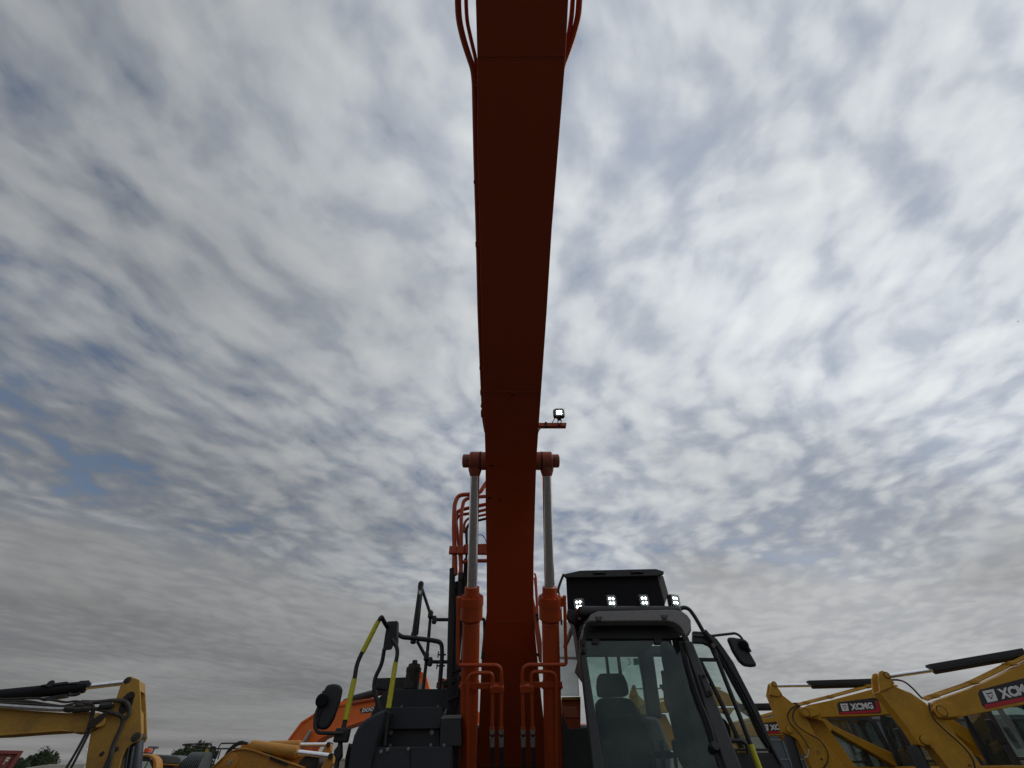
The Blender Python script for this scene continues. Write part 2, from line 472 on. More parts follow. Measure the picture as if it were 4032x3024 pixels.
# transverse weld seams of the bottom plate
for py, ins, th in ((222, 2, 5), (1543, 3, 4), (2447, 32, 2.6)):
    l, r = edge(py)
    pts = [under(l + ins + (r - l - 2 * ins) * i / 10, py + random.uniform(-1, 1), 0.001) for i in range(11)]
    tube('weld_seam', pts, 0.006 if th > 3 else .004, 'seam', boom, 0, 6)
# chips and drips on the bottom plate
def blotch(px, py, w_, h_, mat, name, n=11):
    pts = []
    for i in range(n):
        a = 2 * math.pi * i / n; k = random.uniform(.55, 1.1)
        pts.append(under(px + math.cos(a) * w_ * k, py + math.sin(a) * h_ * k, 0.0035))
    mk(name, pts, [list(range(n))], mat, boom)
for (a, b), w_, h_ in ((c1v('r4', 955, 1082), 13, 7), (c1v('r4', 612, 215), 6, 12), (c1v('r4', 1190, 268), 9, 4), (c1v('r4', 675, 1165), 8, 3), (c1v('r4', 635, 1112), 5, 2), (c1v('r4', 1120, 1048), 4, 2), (c1v('r4', 735, 1048), 5, 2), (c1v('r4', 900, 1042), 5, 2.5), (c1v('r4', 620, 555), 4, 2), (c1v('r4', 1175, 1042), 4, 2),
                        (c1v('c1', 645, 372), 11, 4), (c1v('c1', 632, 722), 8, 5), (c1v('c1', 730, 118), 4, 3), (c1v('c1', 825, 110), 5, 3), (c1v('c1', 738, 738), 2.2, 9), (c1v('r4', 935, 660), 1.5, 14)):
    blotch(a, b, w_, h_, 'chip', 'paint_chip')
for (a, b), w_, h_ in ((c1v('r4', 728, 400), 2.3, 32), (c1v('r4', 690, 318), 18, 3), (c1v('r4', 655, 326), 3, 7), (c1v('r4', 1300, 370), 1.6, 24), (c1v('r4', 1325, 325), 3, 9), (c1v('r4', 960, 1230), 2.0, 18), (c1v('r4', 985, 950), 1.2, 22), (c1v('r4', 1010, 760), 11, 1.6), (c1v('r4', 1340, 320), 2, 8)):
    blotch(a, b, w_, h_, 'drip', 'rust_drip')
# pipes along the left web of the boom and the loops at the top
outer = [(1803, -40), (1803, 0), (1806, 75), (1824, 155), (1846, 222), (1863, 270), (1869, 325)] + [(1874, 600), (1882, 900), (1889, 1240), (1898, 1480), (1905, 1650), (1914, 1700)]
tube('pressure_pipe', [PD(p, (d_under(p[1])) + .06) for p in outer], .021, 'orange', boom, .12, 10)
inner = [(1834, -40), (1836, 40), (1840, 90), (1858, 170), (1874, 235), (1881, 330), (1884, 600), (1890, 900), (1896, 1240), (1903, 1500)]
tube('pressure_pipe', [PD(p, d_under(p[1]) + .10) for p in inner], .013, 'orange', boom, .12, 8)
for o_, r_ in (([(2284, -40), (2281, 0), (2277, 65), (2258, 140), (2236, 205), (2214, 262), (2196, 400)], .021), ([(2258, -40), (2255, 0), (2252, 55), (2243, 120), (2229, 190), (2208, 262), (2190, 400)], .016)):
    tube('pressure_pipe', [PD(p, d_under(p[1]) + .12) for p in o_], r_, 'orange', boom, .12, 8)
for py, h_ in ((330, 26), (716, 14), (962, 22), (1447, 14), (1545, 22), (1597, 10), (1628, 30)):
    l, r = edge(py)
    c = PD((l - (7 if py < 1400 else 5), py), d_under(py) + .05)
    k = d_under(py) / F
    tdir = (under(2016, py - 10) - under(2016, py + 10)).normalized()
    box('pipe_clamp', c, (.042, h_ * k, .04), 'orange', boom, (X, tdir, X.cross(tdir)), .004)
# arm and bucket behind the viewer
pin = prof[0][0]
ay = [(pin.y + .35, pin.z + .55), (pin.y - .25, pin.z + .95), (pin.y - .45, pin.z + .2), (pin.y - .75, pin.z - 1.9), (pin.y - .55, pin.z - 2.1), (pin.y - .28, pin.z - 1.9), (pin.y + .30, pin.z - .2)]
prism('arm', [V((pin.x - .2, a, b)) for a, b in ay], (.4, 0, 0), 'orange', EX, .01)
by = [(pin.y - .8, pin.z - 1.9), (pin.y - .35, pin.z - 2.0), (pin.y + .25, pin.z - 2.5), (pin.y + .35, pin.z - 3.1), (pin.y - .1, pin.z - 3.45), (pin.y - .7, pin.z - 3.3), (pin.y - .55, pin.z - 2.8)]
prism('bucket', [V((pin.x - .6, a, b)) for a, b in by], (1.2, 0, 0), 'dirtysteel', EX, .02)
# ---- boom cylinders: plane through both cylinder axes
_b = PD((2016, 2900), .83 * F / 331); CB = V((0, _b.y, _b.z))
_p = PD((2016, 1815), 4.50); CPN = V((0, _p.y, _p.z))
CAX = (CPN - CB).normalized()
CN = X.cross(CAX).normalized()
if CN.y > 0: CN = -CN                                   # towards the viewer
def CP(p, off=0.0): return onplane(p, CB + CN * off, CN)
def axis_at(py, x):
    q = CP((2016, py)); return V((x, q.y, q.z))
for side, x in ((-1, -.43), (1, .405)):
    P0 = axis_at(3150, x); P1 = axis_at(1815, x)
    s = lambda py: (axis_at(py, x) - P0).length
    cy = lathe('boom_cylinder', P0, P1, [(0, .09), (s(2447), .09), (s(2447) + .004, .094), (s(2442), .1), (s(2436), .118), (s(2384), .118), (s(2384) + .002, .125), (s(2350), .125), (s(2349), .08), (s(2311), .078), (s(2310), .064)], 'orange', EX, 32)
    lathe('rod', axis_at(2313, x), P1, [(0, .054), ((P1 - axis_at(2313, x)).length, .054)], 'chrome', cy, 32)
    lathe('weld_ring', axis_at(2456, x), P1, [(0, .0905), (.006, .0935), (.012, .0905)], 'orange', cy, 24)
    lathe('weld_ring', axis_at(2517, x), P1, [(0, .0905), (.003, .0915), (.006, .0905)], 'orange', cy, 24)
    for k in range(12):
        a = 2 * math.pi * (k + .5) / 12
        c = axis_at(2350, x) + (X * math.cos(a) + CN * math.sin(a)) * .102
        rod('bolt', c - CAX * .012, c + CAX * .016, .013, 'orange', cy, 6)
    box('port_block', axis_at(2366, x) + X * (.135 * side) + CN * .02, (.05, .06, .09), 'orange', cy, (X, CN, CAX), .006)
    lathe('rod_eye', P1 - X * .062, P1 + X * .062, [(0, .098), (.012, .108), (.112, .108), (.124, .098)], 'pinred', cy, 28)
    lathe('eye_neck', axis_at(1875, x), P1, [(0, .056), (.06, .075), (.14, .085)], 'pinred', cy, 20)
    bx = x + .062 * -side
    lathe('pin_boss', V((-.01 + side * .27, P1.y, P1.z)), V((bx, P1.y, P1.z)), [(0, .105), (max(abs(bx - (-.01 + side * .27)) - .003, .01), .105)], 'pinred', cy, 28)
    o = P1 + X * (.062 * side)
    cap = lathe('pin_cap', o, o + X * side, [(0, .078), (.075, .078), (.085, .06)], 'pinred', cy, 20)
    rod('bolt', o + X * (.035 * side) + CN * .06 + CAX * .02, o + X * (.035 * side) + CN * .092 + CAX * .02, .018, 'bolt', cap, 12)
    tube('seal_ring', [P1 + X * (-.065 * side) + (CN * math.cos(a) + CAX * math.sin(a)) * .108 for a in [2 * math.pi * k / 20 for k in range(21)]], .006, 'rubber', cy, 0, 6)
    # clamp band with cross bar
    if side < 0:
        bar = cv('c3', (430, 456), (1016, 456), (1016, 540), (430, 545))
        clampc = cv('c3', (822, 492), (850, 480), (915, 475), (990, 482), (1017, 492), (1017, 572), (915, 582), (822, 572))
        tubes = [([c1v('c2', 342, 505), c1v('c2', 340, 1290), c1v('c2', 345, 1392), c1v('c2', 912, 1388), c1v('c3', 982, 480), c1v('c3', 978, 1100)], .017, [.13, .17, .22]),
                 ([c1v('c3', 500, 1800), c1v('c3', 507, 322), c1v('c3', 858, 318), c1v('c3', 858, 480), c1v('c3', 850, 1100)], .0165, [])]
        ends = [(850, 1100), (978, 1100)]
        band = axis_at(2700, x)
    else:
        bar = cv('c3', (1250, 445), (1835, 440), (1835, 520), (1250, 526))
        clampc = cv('c3', (1242, 484), (1290, 470), (1340, 464), (1410, 472), (1437, 484), (1437, 570), (1340, 580), (1242, 570))
        tubes = [([c1v('c2', 1735, 480), c1v('c2', 1752, 1290), c1v('c2', 1758, 1382), c1v('c2', 1185, 1385), c1v('c3', 1276, 480), c1v('c3', 1288, 1100)], .017, []),
                 ([c1v('c3', 1770, 1800), c1v('c3', 1755, 302), c1v('c3', 1400, 302), c1v('c3', 1402, 480), c1v('c3', 1420, 1100)], .0165, [])]
        ends = [(1288, 1100), (1420, 1100)]
    # cross bar wraps the barrel
    prism('pipe_bracket', [CP(p, .098) for p in bar], CN * .012, 'orange', cy, .003)
    lathe('clamp_band', axis_at(2709, x), P1, [(0, .092), (.001, .098), (.052, .098), (.053, .092)], 'orange', cy, 28)
    for sx in (-1, 1): rod('bolt', axis_at(2702, x) + X * .1 * sx - CN * .02, axis_at(2702, x) + X * .1 * sx + CN * .03, .01, 'orange', cy, 6)
    for pts, r_, _ in tubes:
        tube('pressure_pipe', [CP(p, .135) for p in pts], r_, 'orange', cy, .085, 12)
    cl = prism('pipe_clamp', [CP(p, .118) for p in clampc], CN * .042, 'orange', cy, .008)
    cc = CP((sum(p[0] for p in clampc) / 8, sum(p[1] for p in clampc) / 8), .158)
    rod('bolt', cc, cc + CN * .018, .012, 'orange', cl, 6)
    for ex_, ey_ in ends:
        a = CP(c1v('c3', ex_, ey_ - 20), .135); b = CP(c1v('c3', ex_, ey_ + 8), .135)
        rod('flare', a, b, .022, 'orange', cy, 14)
        h = lathe('hose', b, CP(c1v('c3', ex_ + 8, 1560), .135), [(0, .012), (.001, .019), (.30, .019), (.36, .019)], 'rubber', cy, 14)
        rod('hose_nut', b, CP(c1v('c3', ex_, ey_ + 70), .135), .0255, 'zinc', h, 6)
        rod('hose_collar', CP(c1v('c3', ex_, ey_ + 72), .135), CP(c1v('c3', ex_, ey_ + 115), .135), .0175, 'zinc', h, 12)
        rod('hose_crimp', CP(c1v('c3', ex_, ey_ + 112), .135), CP(c1v('c3', ex_ + 2, ey_ + 250), .135), .0235, 'zinc', h, 16)
# crossmember of the slew frame under the boom foot
p = CP(c1v('c3', 1130, 1640), .0)
box('frame_crossmember', V((-.01, p.y + .12, p.z - .24)), (2.6, .1, .44), 'dirtysteel', EX, None, .01)
box('slew_frame', V((0.1, 6.7, 1.15)), (2.9, 3.4, .5), 'black', EX, None, .03)
for sx in (-1, 1):
    track = box('crawler_track', V((sx * 1.3, 6.3, .45)), (.6, 5.0, .9), 'black_matt', EX, None, .3, 5)
box('counterweight', V((0.05, 8.7, 1.65)), (2.9, .9, 1.2), 'orange', EX, None, .15, 4)
box('engine_hood', V((-.1, 7.5, 1.75)), (2.6, 1.8, .75), 'deck', EX, None, .06, 3)
# ---- boom lamp on its bracket
def work_light(name, cpt, wid, hei, leds, parent, tilt=0.0, yaw=0.0, dep=.06):
    """cpt centre of the face, facing the viewer; returns the housing"""
    n = V((math.sin(yaw), -math.cos(yaw) * math.cos(tilt), -math.sin(tilt))).normalized()
    ux = V((0, 0, 1)).cross(n).normalized() * -1
    if ux.x < 0: ux = -ux
    uz = n.cross(ux);  uz = uz if uz.z > 0 else -uz
    h = box(name, cpt - n * (dep / 2), (wid, dep, hei), 'black', parent, (ux, n, uz), min(wid, hei) * .2, 3)
    def rr(k, off):
        pts = []
        for sx, sz in ((1, 1), (-1, 1), (-1, -1), (1, -1)):
            for j in range(4):
                a = (math.pi / 2) * (j / 3) + {(1, 1): 0, (-1, 1): math.pi / 2, (-1, -1): math.pi, (1, -1): 1.5 * math.pi}[(sx, sz)]
                r_ = min(wid, hei) * .2
                pts.append(cpt + n * off + ux * (sx * (wid / 2 * k - r_) + math.cos(a) * r_) + uz * (sz * (hei / 2 * k - r_) + math.sin(a) * r_))
        return pts
    prism('lamp_face', rr(.86, .001), n * .004, 'dirtysteel', h)
    for lx, lz, lr in leds:
        c = cpt + n * .004 + ux * (lx * wid) + uz * (lz * hei)
        lathe('led', c, c + n, [(0, lr), (.004, lr), (.006, lr * .7)], 'led', h, 12)
    prism('lens', rr(.88, .012), n * .003, 'lens', h)
    return h
bd = d_under(1650) + .18
brk = cv('r5', (300, 540), (860, 540), (850, 602), (300, 602))
BY = PD((2150, 1668), bd).y
lb = prism('lamp_bracket', [PY(p, BY) for p in brk], (0, .05, .0), 'orange', EX, .004)
k = bd / F
wl = work_light('work_light', PY(c1v('r5', 718, 352), BY - .05), .128, .108, [(a * .17, b, .0080) for a in (-1, 0, 1) for b in (.12, -.15)], EX, .2)
for pts in (((640, 455), (592, 540)), ((712, 470), (690, 510), (700, 545)), ((735, 470), (765, 520), (745, 545))):
    tube('lamp_cable', [PY(c1v('r5', *q), BY - .02) for q in pts], .005, 'rubber', wl, .01, 6)
prism('lamp_foot', [PY(q, BY - .02) for q in cv('r5', (680, 440), (770, 440), (750, 475), (700, 475))], (0, .03, 0), 'black', wl)
for a, b, r_ in ((725, 590, .012), (470, 540, .012)):
    rod('bolt', PY(c1v('r5', a, b), BY - .02), PY(c1v('r5', a, b), BY + .005), r_, 'black', lb, 8)
box('cable_clip', PY(c1v('r5', 480, 615), BY - .01), (.03, .04, .02), 'black', lb)
tube('cable', [PY(c1v('r5', *q), BY - .01) for q in ((480, 622), (400, 622), (350, 660), (320, 720), (300, 800))], .007, 'rubber', lb, .03, 6)
# ---- pipe loops and hoses from the deck to the boom (left of the cylinder)
HY = 5.05
loops = [((257, 1560), (240, 1000), (250, 780), (290, 690), (420, 680), (520, 670), (590, 560), (640, 500), .030), ((316, 1600), (322, 880), (350, 745), (420, 715), (640, 700), .026),
         ((240, 1500), (250, 920), (290, 860), (420, 825), (640, 780), .026), ((322, 1500), (265, 960), (300, 905), (420, 890), (640, 835), .022), ((355, 1100), (355, 990), (400, 940), (640, 890), .018)]
for i, L in enumerate(loops):
    tube('pressure_pipe', [PY(c1v('c1', *q), HY + (.0 if i < 2 else .06 * i)) for q in L[:-1]], L[-1], 'orange', EX, .14, 12)
for i, (a, b) in enumerate(((385, 1000), (395, 1010))):
    tube('hose', [PY(c1v('c1', *q), HY + .12 + .03 * i) for q in ((600, 940 + i * 8), (500, 965 + i * 6), (410, 990), (370 + i * 12, 1060), (380 + i * 4, 1250), (375, 1400), (368, 1659))], .014, 'rubber', EX, .12, 8)
prism('pipe_bracket', [PY(p, HY + .05) for p in cv('c1', (205, 1258), (350, 1258), (350, 1225), (640, 1215), (640, 1330), (360, 1325), (205, 1325))], (0, .05, 0), 'orange', EX, .006)
tube('pressure_pipe', [PY(c1v('c1', *q), HY + .02) for q in ((335, 1420), (420, 1405), (640, 1405))], .022, 'orange', EX, .05)
for x_ in (232, 315):
    box('pipe_clamp', PY(c1v('c1', x_, 1290), HY - .03), (.10, .05, .10), 'orange', EX, None, .01)
for i, (x_, y_) in enumerate(((230, 1500), (315, 1540))):
    rod('hose_fitting', PY(c1v('c1', x_, y_), HY), PY(c1v('c1', x_, y_ + 75), HY), .034 if i == 0 else .03, 'hose_old', EX, 8)
tube('cable', [PY(c1v('c1', *q), HY + .1) for q in ((505, 1125), (540, 1120), (575, 1150), (600, 1220))], .005, 'rubber', EX, .03, 6)
# hose bundle down to the deck
hz = [((250, 250), (240, 600), (228, 1000), (222, 1659), .02, .13), ((330, 300), (318, 700), (300, 1100), (265, 1659), .024, .12), ((400, 250), (380, 600), (350, 1000), (325, 1659), .02, .15), ((270, 130), (262, 500), (255, 900), (235, 1659), .036, 0), ((378, 180), (372, 500), (330, 900), (310, 1659), .032, .02), ((440, 0), (425, 300), (400, 700), (350, 1300), (345, 1659), .018, .05), ((300, 400), (330, 480), (360, 800), (290, 1400), (280, 1659), .022, .09), ((462, 60), (440, 400), (420, 900), (395, 1350), (385, 1659), .016, .10)]
for L in hz:
    pts = [PY(c1v('c2', *q), HY + L[-1]) for q in L[:-2]]
    end = pts[-1]
    tx = PY(c1v('e8', 690 + (L[-1] - .05) * 700, 870), HY + L[-1] * .6 + .05)
    tube('hose', pts + [(pts[-1] + tx) / 2 + V((.012, 0, 0)), tx], L[-2], 'rubber', EX, .3, 10)
for a, b, w_ in ((640, 320, .14), (650, 360, .13), (700, 590, .11), (770, 160, .08)):
    box('hose_tie', PY(c1v('e8', a + 20, b), HY + .03), (w_, .12, .02), 'rubber', EX, (V((.94, 0, .34)), V((0, 1, 0)), V((-.34, 0, .94))), .004)
# ---- right-hand deck: step risers, fender, tank (left in the picture)
def panel(name, c, pts, Y, mat, parent, dep=.03, bevel=.004, back=None):
    return prism(name, [PY(p, Y) for p in cv(c, *pts)], (0, dep, 0), mat, parent, bevel)
YA, YB, YC = 4.72, 5.02, 5.5
panel('step_riser', 'c6', [(575, 1480), (895, 1478), (900, 1800), (520, 1800)], YA, 'deck', EX, .3)
panel('step_riser', 'c6', [(901, 1478), (1250, 1474), (1238, 1800), (906, 1800)], YA + .003, 'deck', EX, .3)
panel('step_riser', 'c6', [(690, 1332), (1150, 1326), (1150, 1500), (620, 1500)], YB, 'black', EX, .4)
panel('step_riser', 'c6', [(700, 1140), (1180, 1138), (1160, 1274), (1152, 1322), (700, 1328)], YB - .05, 'deck', EX, .5)
panel('step_riser', 'c6', [(560, 1220), (620, 1070), (700, 995), (740, 985), (1330, 980), (1330, 1240), (560, 1320)], YC, 'deck', EX, .9)
panel('valve_cover', 'c6', [(1163, 1243), (1335, 1243), (1335, 1472), (1150, 1472)], YB - .12, 'black', EX, .35)
panel('shelf_plate', 'e8', [(525, 905), (560, 845), (850, 838), (850, 898)], YB - .06, 'dirtysteel', EX, .04)
panel('shelf_plate', 'e8', [(545, 850), (575, 790), (630, 735), (610, 835)], YB + .02, 'trim_light', EX, .04)
for a, b, r_, Y in ((732, 1353, .023, YB - .012), (1088, 1352, .023, YB - .012), (652, 1520, .015, YA - .008), (708, 1500, .015, YA - .008), (885, 1497, .014, YA - .008), (728, 1466, .014, YB - .02), (1078, 1464, .014, YB - .02), (1190, 1465, .014, YB - .13), (660, 1460, .016, YB - .02), (1138, 1132, .013, YC - .01), (828, 1133, .012, YC - .01), (655, 1340, .014, YB - .012)):
    c = PY(c1v('c6', a, b), Y)
    lathe('bolt', c + V((0, .012, 0)), c - V((0, 1, 0)), [(0, r_), (.014, r_), (.015, r_ * .6), (.022, r_ * .55)], 'bolt', EX, 10)
# curved outer fender
fp = cv('c6', (350, 1800), (362, 1659), (385, 1500), (415, 1380), (455, 1300), (520, 1235), (600, 1190), (697, 1148), (660, 1290), (600, 1480), (560, 1659), (535, 1800))
fo = prism('fender', [PY(p, YA - .05) for p in fp], (0, .5, 0), 'deck', EX, .03, 3)
fr_ = cv('c6', (325, 1800), (335, 1659), (345, 1560), (375, 1440), (385, 1480), (365, 1600), (352, 1800))
prism('fender_edge', [PY(p, YA + .12) for p in fr_], (0, .3, 0), 'black', EX, .01)
panel('tank', 'c6', [(602, 890), (940, 880), (945, 990), (602, 985)], YC + .35, 'black', EX, .5)
panel('bracket', 'c6', [(612, 940), (625, 965), (715, 992), (612, 990)], YC + .2, 'black_matt', EX, .05)
c = PY(c1v('c6', 908, 980), YC + .25)
lathe('filler_neck', c, c + V((0, 0, 1)), [(0, .085), (.16, .085), (.162, .09), (.2, .09), (.205, .075), (.235, .07), (.24, .035), (.275, .03)], 'hose_old', EX, 18)
panel('sticker', 'c6', [(878, 920), (934, 920), (930, 975), (872, 978)], YC + .145, 'deck', EX, .004)
c = PY(c1v('c6', 1165, 975), YC + .3)
lathe('grease_cup', c, c + V((0, 0, 1)), [(0, .06), (.05, .06), (.055, .03), (.09, .028)], 'pinred', EX, 14)
panel('hood_lug', 'c6', [(1172, 897), (1218, 897), (1218, 985), (1172, 985)], YC + .5, 'orange_far', EX, .05, .006)
# ---- handrails with yellow sleeves
RY = 4.78
def rail(c, pts, Y, r_, parent, sleeves=(), mat='black', fil=.06, name='handrail'):
    P_ = [PY(q[:2] if False else c1v(c, q[0], q[1]), Y + (q[2] if len(q) > 2 else 0)) for q in pts]
    t = tube(name, P_, r_, mat, parent, fil, 12)
    for a, b in sleeves:
        rod('sleeve', PY(c1v(c, *a), Y), PY(c1v(c, *b), Y), r_ + .0045, 'rail_yellow', t, 20)
    return t
rail('c6', [(255, 1800), (268, 1659), (312, 1400), (347, 1245), (427, 890), (445, 770), (490, 670), (630, 405), (655, 362), (680, 410, .1), (705, 455, .2)], RY, .021, EX, [((347, 1247), (424, 898)), ((494, 668), (628, 405))])
tube('sleeve', [PY(c1v('c6', 665, 385), RY + .05), PY(c1v('c6', 690, 428), RY + .15)], .023, 'rail_yellow', EX, 0)
rail('c6', [(680, 1470), (700, 1240), (715, 1145), (778, 755), (792, 690), (790, 630), (745, 560)], RY + .04, .02, EX, [((715, 1147), (776, 757))])
rail('c6', [(645, 1200), (630, 1130), (590, 990), (598, 890), (660, 770), (680, 640)], RY + .28, .021, EX)
prism('rail_plate', [PY(p, RY + .2) for p in cv('c6', (705, 405), (790, 400), (780, 560), (740, 645), (665, 655), (685, 520))], (0, .012, 0), 'black', EX, .004)
panel('rail_plate_flange', 'c6', [(783, 402), (791, 400), (787, 580), (772, 640), (770, 560)], RY + .12, 'black', EX, .09, .002)
rail('c6', [(785, 505), (830, 540), (930, 548), (1100, 568), (1170, 585), (1175, 690), (1162, 850), (1150, 980)], RY + .5, .024, EX, (), 'black', .16)
rail('c6', [(932, 525), (990, 100)], RY + .75, .028, EX)
rail('c6', [(962, 520), (1005, 110)], RY + .80, .013, EX)
rail('c6', [(992, 95), (1075, 345), (1105, 390), (1290, 390)], RY + .85, .02, EX, (), 'black', .08)
rail('c6', [(1076, 345), (1050, 650), (1012, 985)], RY + .85, .02, EX)
rail('c6', [(962, 575), (1030, 700), (1062, 750), (1180, 752), (1400, 748)], RY + .85, .019, EX, (), 'black', .08)
for a, b, r_ in ((992, 95, .034), (1075, 345, .03), (1108, 392, .027), (935, 520, .036), (1040, 705, .028), (1072, 750, .026), (930, 560, .032)):
    c = PY(c1v('c6', a, b), RY + .83)
    lathe('rail_joint', c - V((.0, 0, .045)), c + V((0, 0, 1)), [(0, r_ * .8), (.012, r_ * 1.1), (.07, r_ * 1.1), (.09, r_ * .7)], 'black', EX, 12)
for a, b in ((1140, 690), (1130, 785)):
    c = PY(c1v('c6', a, b), RY + .5); rod('wing_bolt', c, c + V((.09, 0, 0)), .008, 'black', EX, 8); rod('wing', c - V((0, 0, .03)), c + V((0, 0, .03)), .007, 'black', EX, 6)
panel('tag', 'c6', [(975, 140), (995, 140), (993, 172), (973, 172)], RY + .715, 'white', EX, .003, 0)
# lower rail clamp and mirror arm
box('rail_clamp', PY(c1v('c6', 320, 1378), RY - .01), (.13, .07, .10), 'black', EX, None, .015, 3)
panel('rail_clamp', 'c6', [(290, 1455), (310, 1450), (312, 1560), (285, 1600), (250, 1560), (245, 1510)], RY - .03, 'black', EX, .06, .008)
rail('c6', [(330, 1362), (110, 1358), (82, 1300), (100, 1180), (140, 1100)], RY - .08, .014, EX, name='mirror_arm')
mp_ = cv('c6', (150, 1010), (185, 945), (240, 935), (295, 945), (310, 985), (292, 1080), (240, 1230), (195, 1310), (150, 1335), (105, 1322), (62, 1285), (72, 1200), (110, 1100))
mir = prism('mirror', [PY(p, RY - .06) for p in mp_], (.0, .075, .0), 'black', EX, .03, 4)
lathe('mirror_knob', PY(c1v('c6', 145, 1078), RY - .13), PY(c1v('c6', 145, 1078), RY), [(0, .045), (.02, .055), (.05, .055), (.055, .03), (.08, .03)], 'black_matt', mir, 14)
prism('mirror_glass', [PY(p, RY + .02) + V((0, .004, 0)) for p in [(q[0] * .86 + .14 * 1284, q[1] * .86 + .14 * 2785) for q in mp_]], (0, .004, 0), 'chrome', mir)
tube('mirror_rib', [PY(c1v('c6', *q), RY - .068) for q in ((160, 1000), (150, 1080), (120, 1200), (95, 1300))], .012, 'black', mir, .05, 8)
# right of the boom: small pipes and bracket between boom and cylinder
for i, pts in enumerate((((1335, 195), (1350, 200), (1362, 250), (1372, 450), (1385, 720)), ((1335, 255), (1345, 260), (1360, 420), (1378, 720), (1400, 1000), (1425, 1250)))):
    tube('pressure_pipe', [PY(c1v('c2', *q), 5.35) for q in pts], .012, 'orange', EX, .04, 8)
prism('side_bracket', [PY(p, 5.3) for p in cv('c2', (1325, 480), (1350, 600), (1400, 740), (1395, 820), (1440, 1100), (1440, 1350), (1400, 1330), (1360, 1000), (1335, 800))], (0, .06, 0), 'seam', EX, .004)
for a, b in ((1375, 735), (1385, 1255), (1385, 790)):
    rod('bolt', PY(c1v('c2', a, b), 5.28), PY(c1v('c2', a, b), 5.34), .018, 'black', EX, 8)
rail('c2', [(640, 790), (685, 785), (690, 1000), (660, 1310)], 5.6, .018, EX, (), 'black', .04)
panel('side_frame', 'c3', [(1830, 690), (2095, 690), (2095, 1110), (1930, 1110), (1835, 900)], 5.9, 'seam', EX, .1)
panel('side_frame', 'c3', [(1835, 800), (2030, 800), (2075, 950), (1880, 955)], 5.6, 'pinred', EX, .1)
panel('side_frame', 'c3', [(1830, 660), (2095, 655), (2095, 700), (1830, 700)], 5.85, 'yellow_old', EX, .06)
panel('body_panel', 'c3', [(1840, 900), (1930, 1110), (2200, 1100), (2250, 1800), (1850, 1800)], 5.3, 'black', EX, .3)

# ================================================================== cab
_a = PY((2016, 2550), 4.66); _c = PY((2016, 3024), 4.46)
WAX = (V((0, _a.y, _a.z)) - V((0, _c.y, _c.z))).normalized()
WN = X.cross(WAX); WN = -WN if WN.y > 0 else WN
WO = V((0, _a.y, _a.z))
def WP(p, off=0.0): return onplane(p, WO + WN * off, WN)
cab = thing('cab', None, None, (1.27, 5.4, 1.0))
cab.parent = EX; cab.location = V((1.27, 5.4, 1.0)) - wloc(EX)
def wpanel(name, c, pts, off, dep, mat, bevel=.004, parent=None):
    return prism(name, [WP(p, off) for p in cv(c, *pts)], -WN * dep, mat, parent or cab, bevel)
wpanel('front_pillar', 'c5', [(292, -110), (345, -110), (352, 60), (528, 1180), (425, 1180), (300, 60)], 0, .12, 'cabgrey', .012)
wpanel('front_pillar', 'c5', [(1195, -60), (1275, -60), (1470, 430), (1760, 1180), (1615, 1180), (1420, 640), (1330, 330)], 0.005, .13, 'cabgrey', .014)
wpanel('pillar_cover', 'c5', [(300, -45), (348, -45), (350, 48), (300, 50)], .02, .03, 'cabgrey', .006)
pc_ = wpanel('pillar_cover', 'c5', [(1335, 225), (1385, 220), (1460, 400), (1405, 425)], .03, .04, 'cabgrey', .008)
for a, b in ((1372, 245), (1422, 385)):
    rod('bolt', WP(c1v('c5', a, b), .03), WP(c1v('c5', a, b), .045), .014, 'black', pc_, 10)
for a, b in ((325, -20), (325, 28)):
    rod('bolt', WP(c1v('c5', a, b), .018), WP(c1v('c5', a, b), .035), .014, 'black', cab, 10)
wpanel('door_seal', 'c5', [(1150, -60), (1205, -60), (1330, 330), (1640, 1180), (1560, 1180), (1270, 330)], -.02, .03, 'rubber', .004)
wpanel('windshield', 'c5', [(348, -60), (1200, -60), (1300, 330), (1620, 1180), (525, 1180), (352, 60)], -.035, .006, 'glass', 0)
wpanel('windshield_rail', 'c4', [(355, 700), (1290, 680), (1300, 745), (1260, 770), (360, 772)], -.015, .05, 'black', .006)
for a in (480, 1085):
    wpanel('windshield_latch', 'c4', [(a - 40, 765), (a + 38, 762), (a + 36, 800), (a - 18 + 40, 822), (a - 35, 822)], -.02, .04, 'black', .006)
wpanel('front_header', 'c4', [(330, 640), (440, 598), (1190, 598), (1310, 640), (1330, 700), (330, 705)], -.03, .12, 'cabgrey', .006)
# rain visor
vo = cv('c4', (330, 775), (342, 700), (378, 612), (430, 540), (500, 506), (800, 500), (1240, 490), (1320, 508), (1370, 545), (1402, 590), (1408, 690), (1355, 750))
vi = cv('c4', (1312, 670), (1290, 648), (1240, 615), (1170, 600), (800, 601), (540, 604), (430, 604), (390, 622), (372, 645), (362, 720), (350, 775))
vis = prism('visor', [WP(p, .16) for p in vo + vi], -WN * .1, 'visor', cab, .012, 3)
for a, b in ((512, 578), (1148, 562)):
    wpanel('visor_bracket', 'c4', [(a - 40, b - 18), (a + 34, b - 20), (a + 22, b + 25), (a - 22, b + 28)], .165, .02, 'black', .003, vis)
    rod('bolt', WP(c1v('c4', a, b), .165), WP(c1v('c4', a, b), .18), .013, 'bolt', vis, 8)
# roof and rear of the cab
RZ = PY(c1v('c4', 700, 560), 4.75).z
box('roof', V((1.27, 5.5, RZ + .03)), (1.12, 1.75, .10), 'cabgrey', cab, None, .04, 3)
box('headliner', V((1.27, 5.5, RZ - .05)), (1.0, 1.55, .05), 'trim', cab, None, .02, 2)
box('floor', V((1.27, 5.4, 1.05)), (1.12, 1.8, .1), 'black', cab)
RYr = 6.3
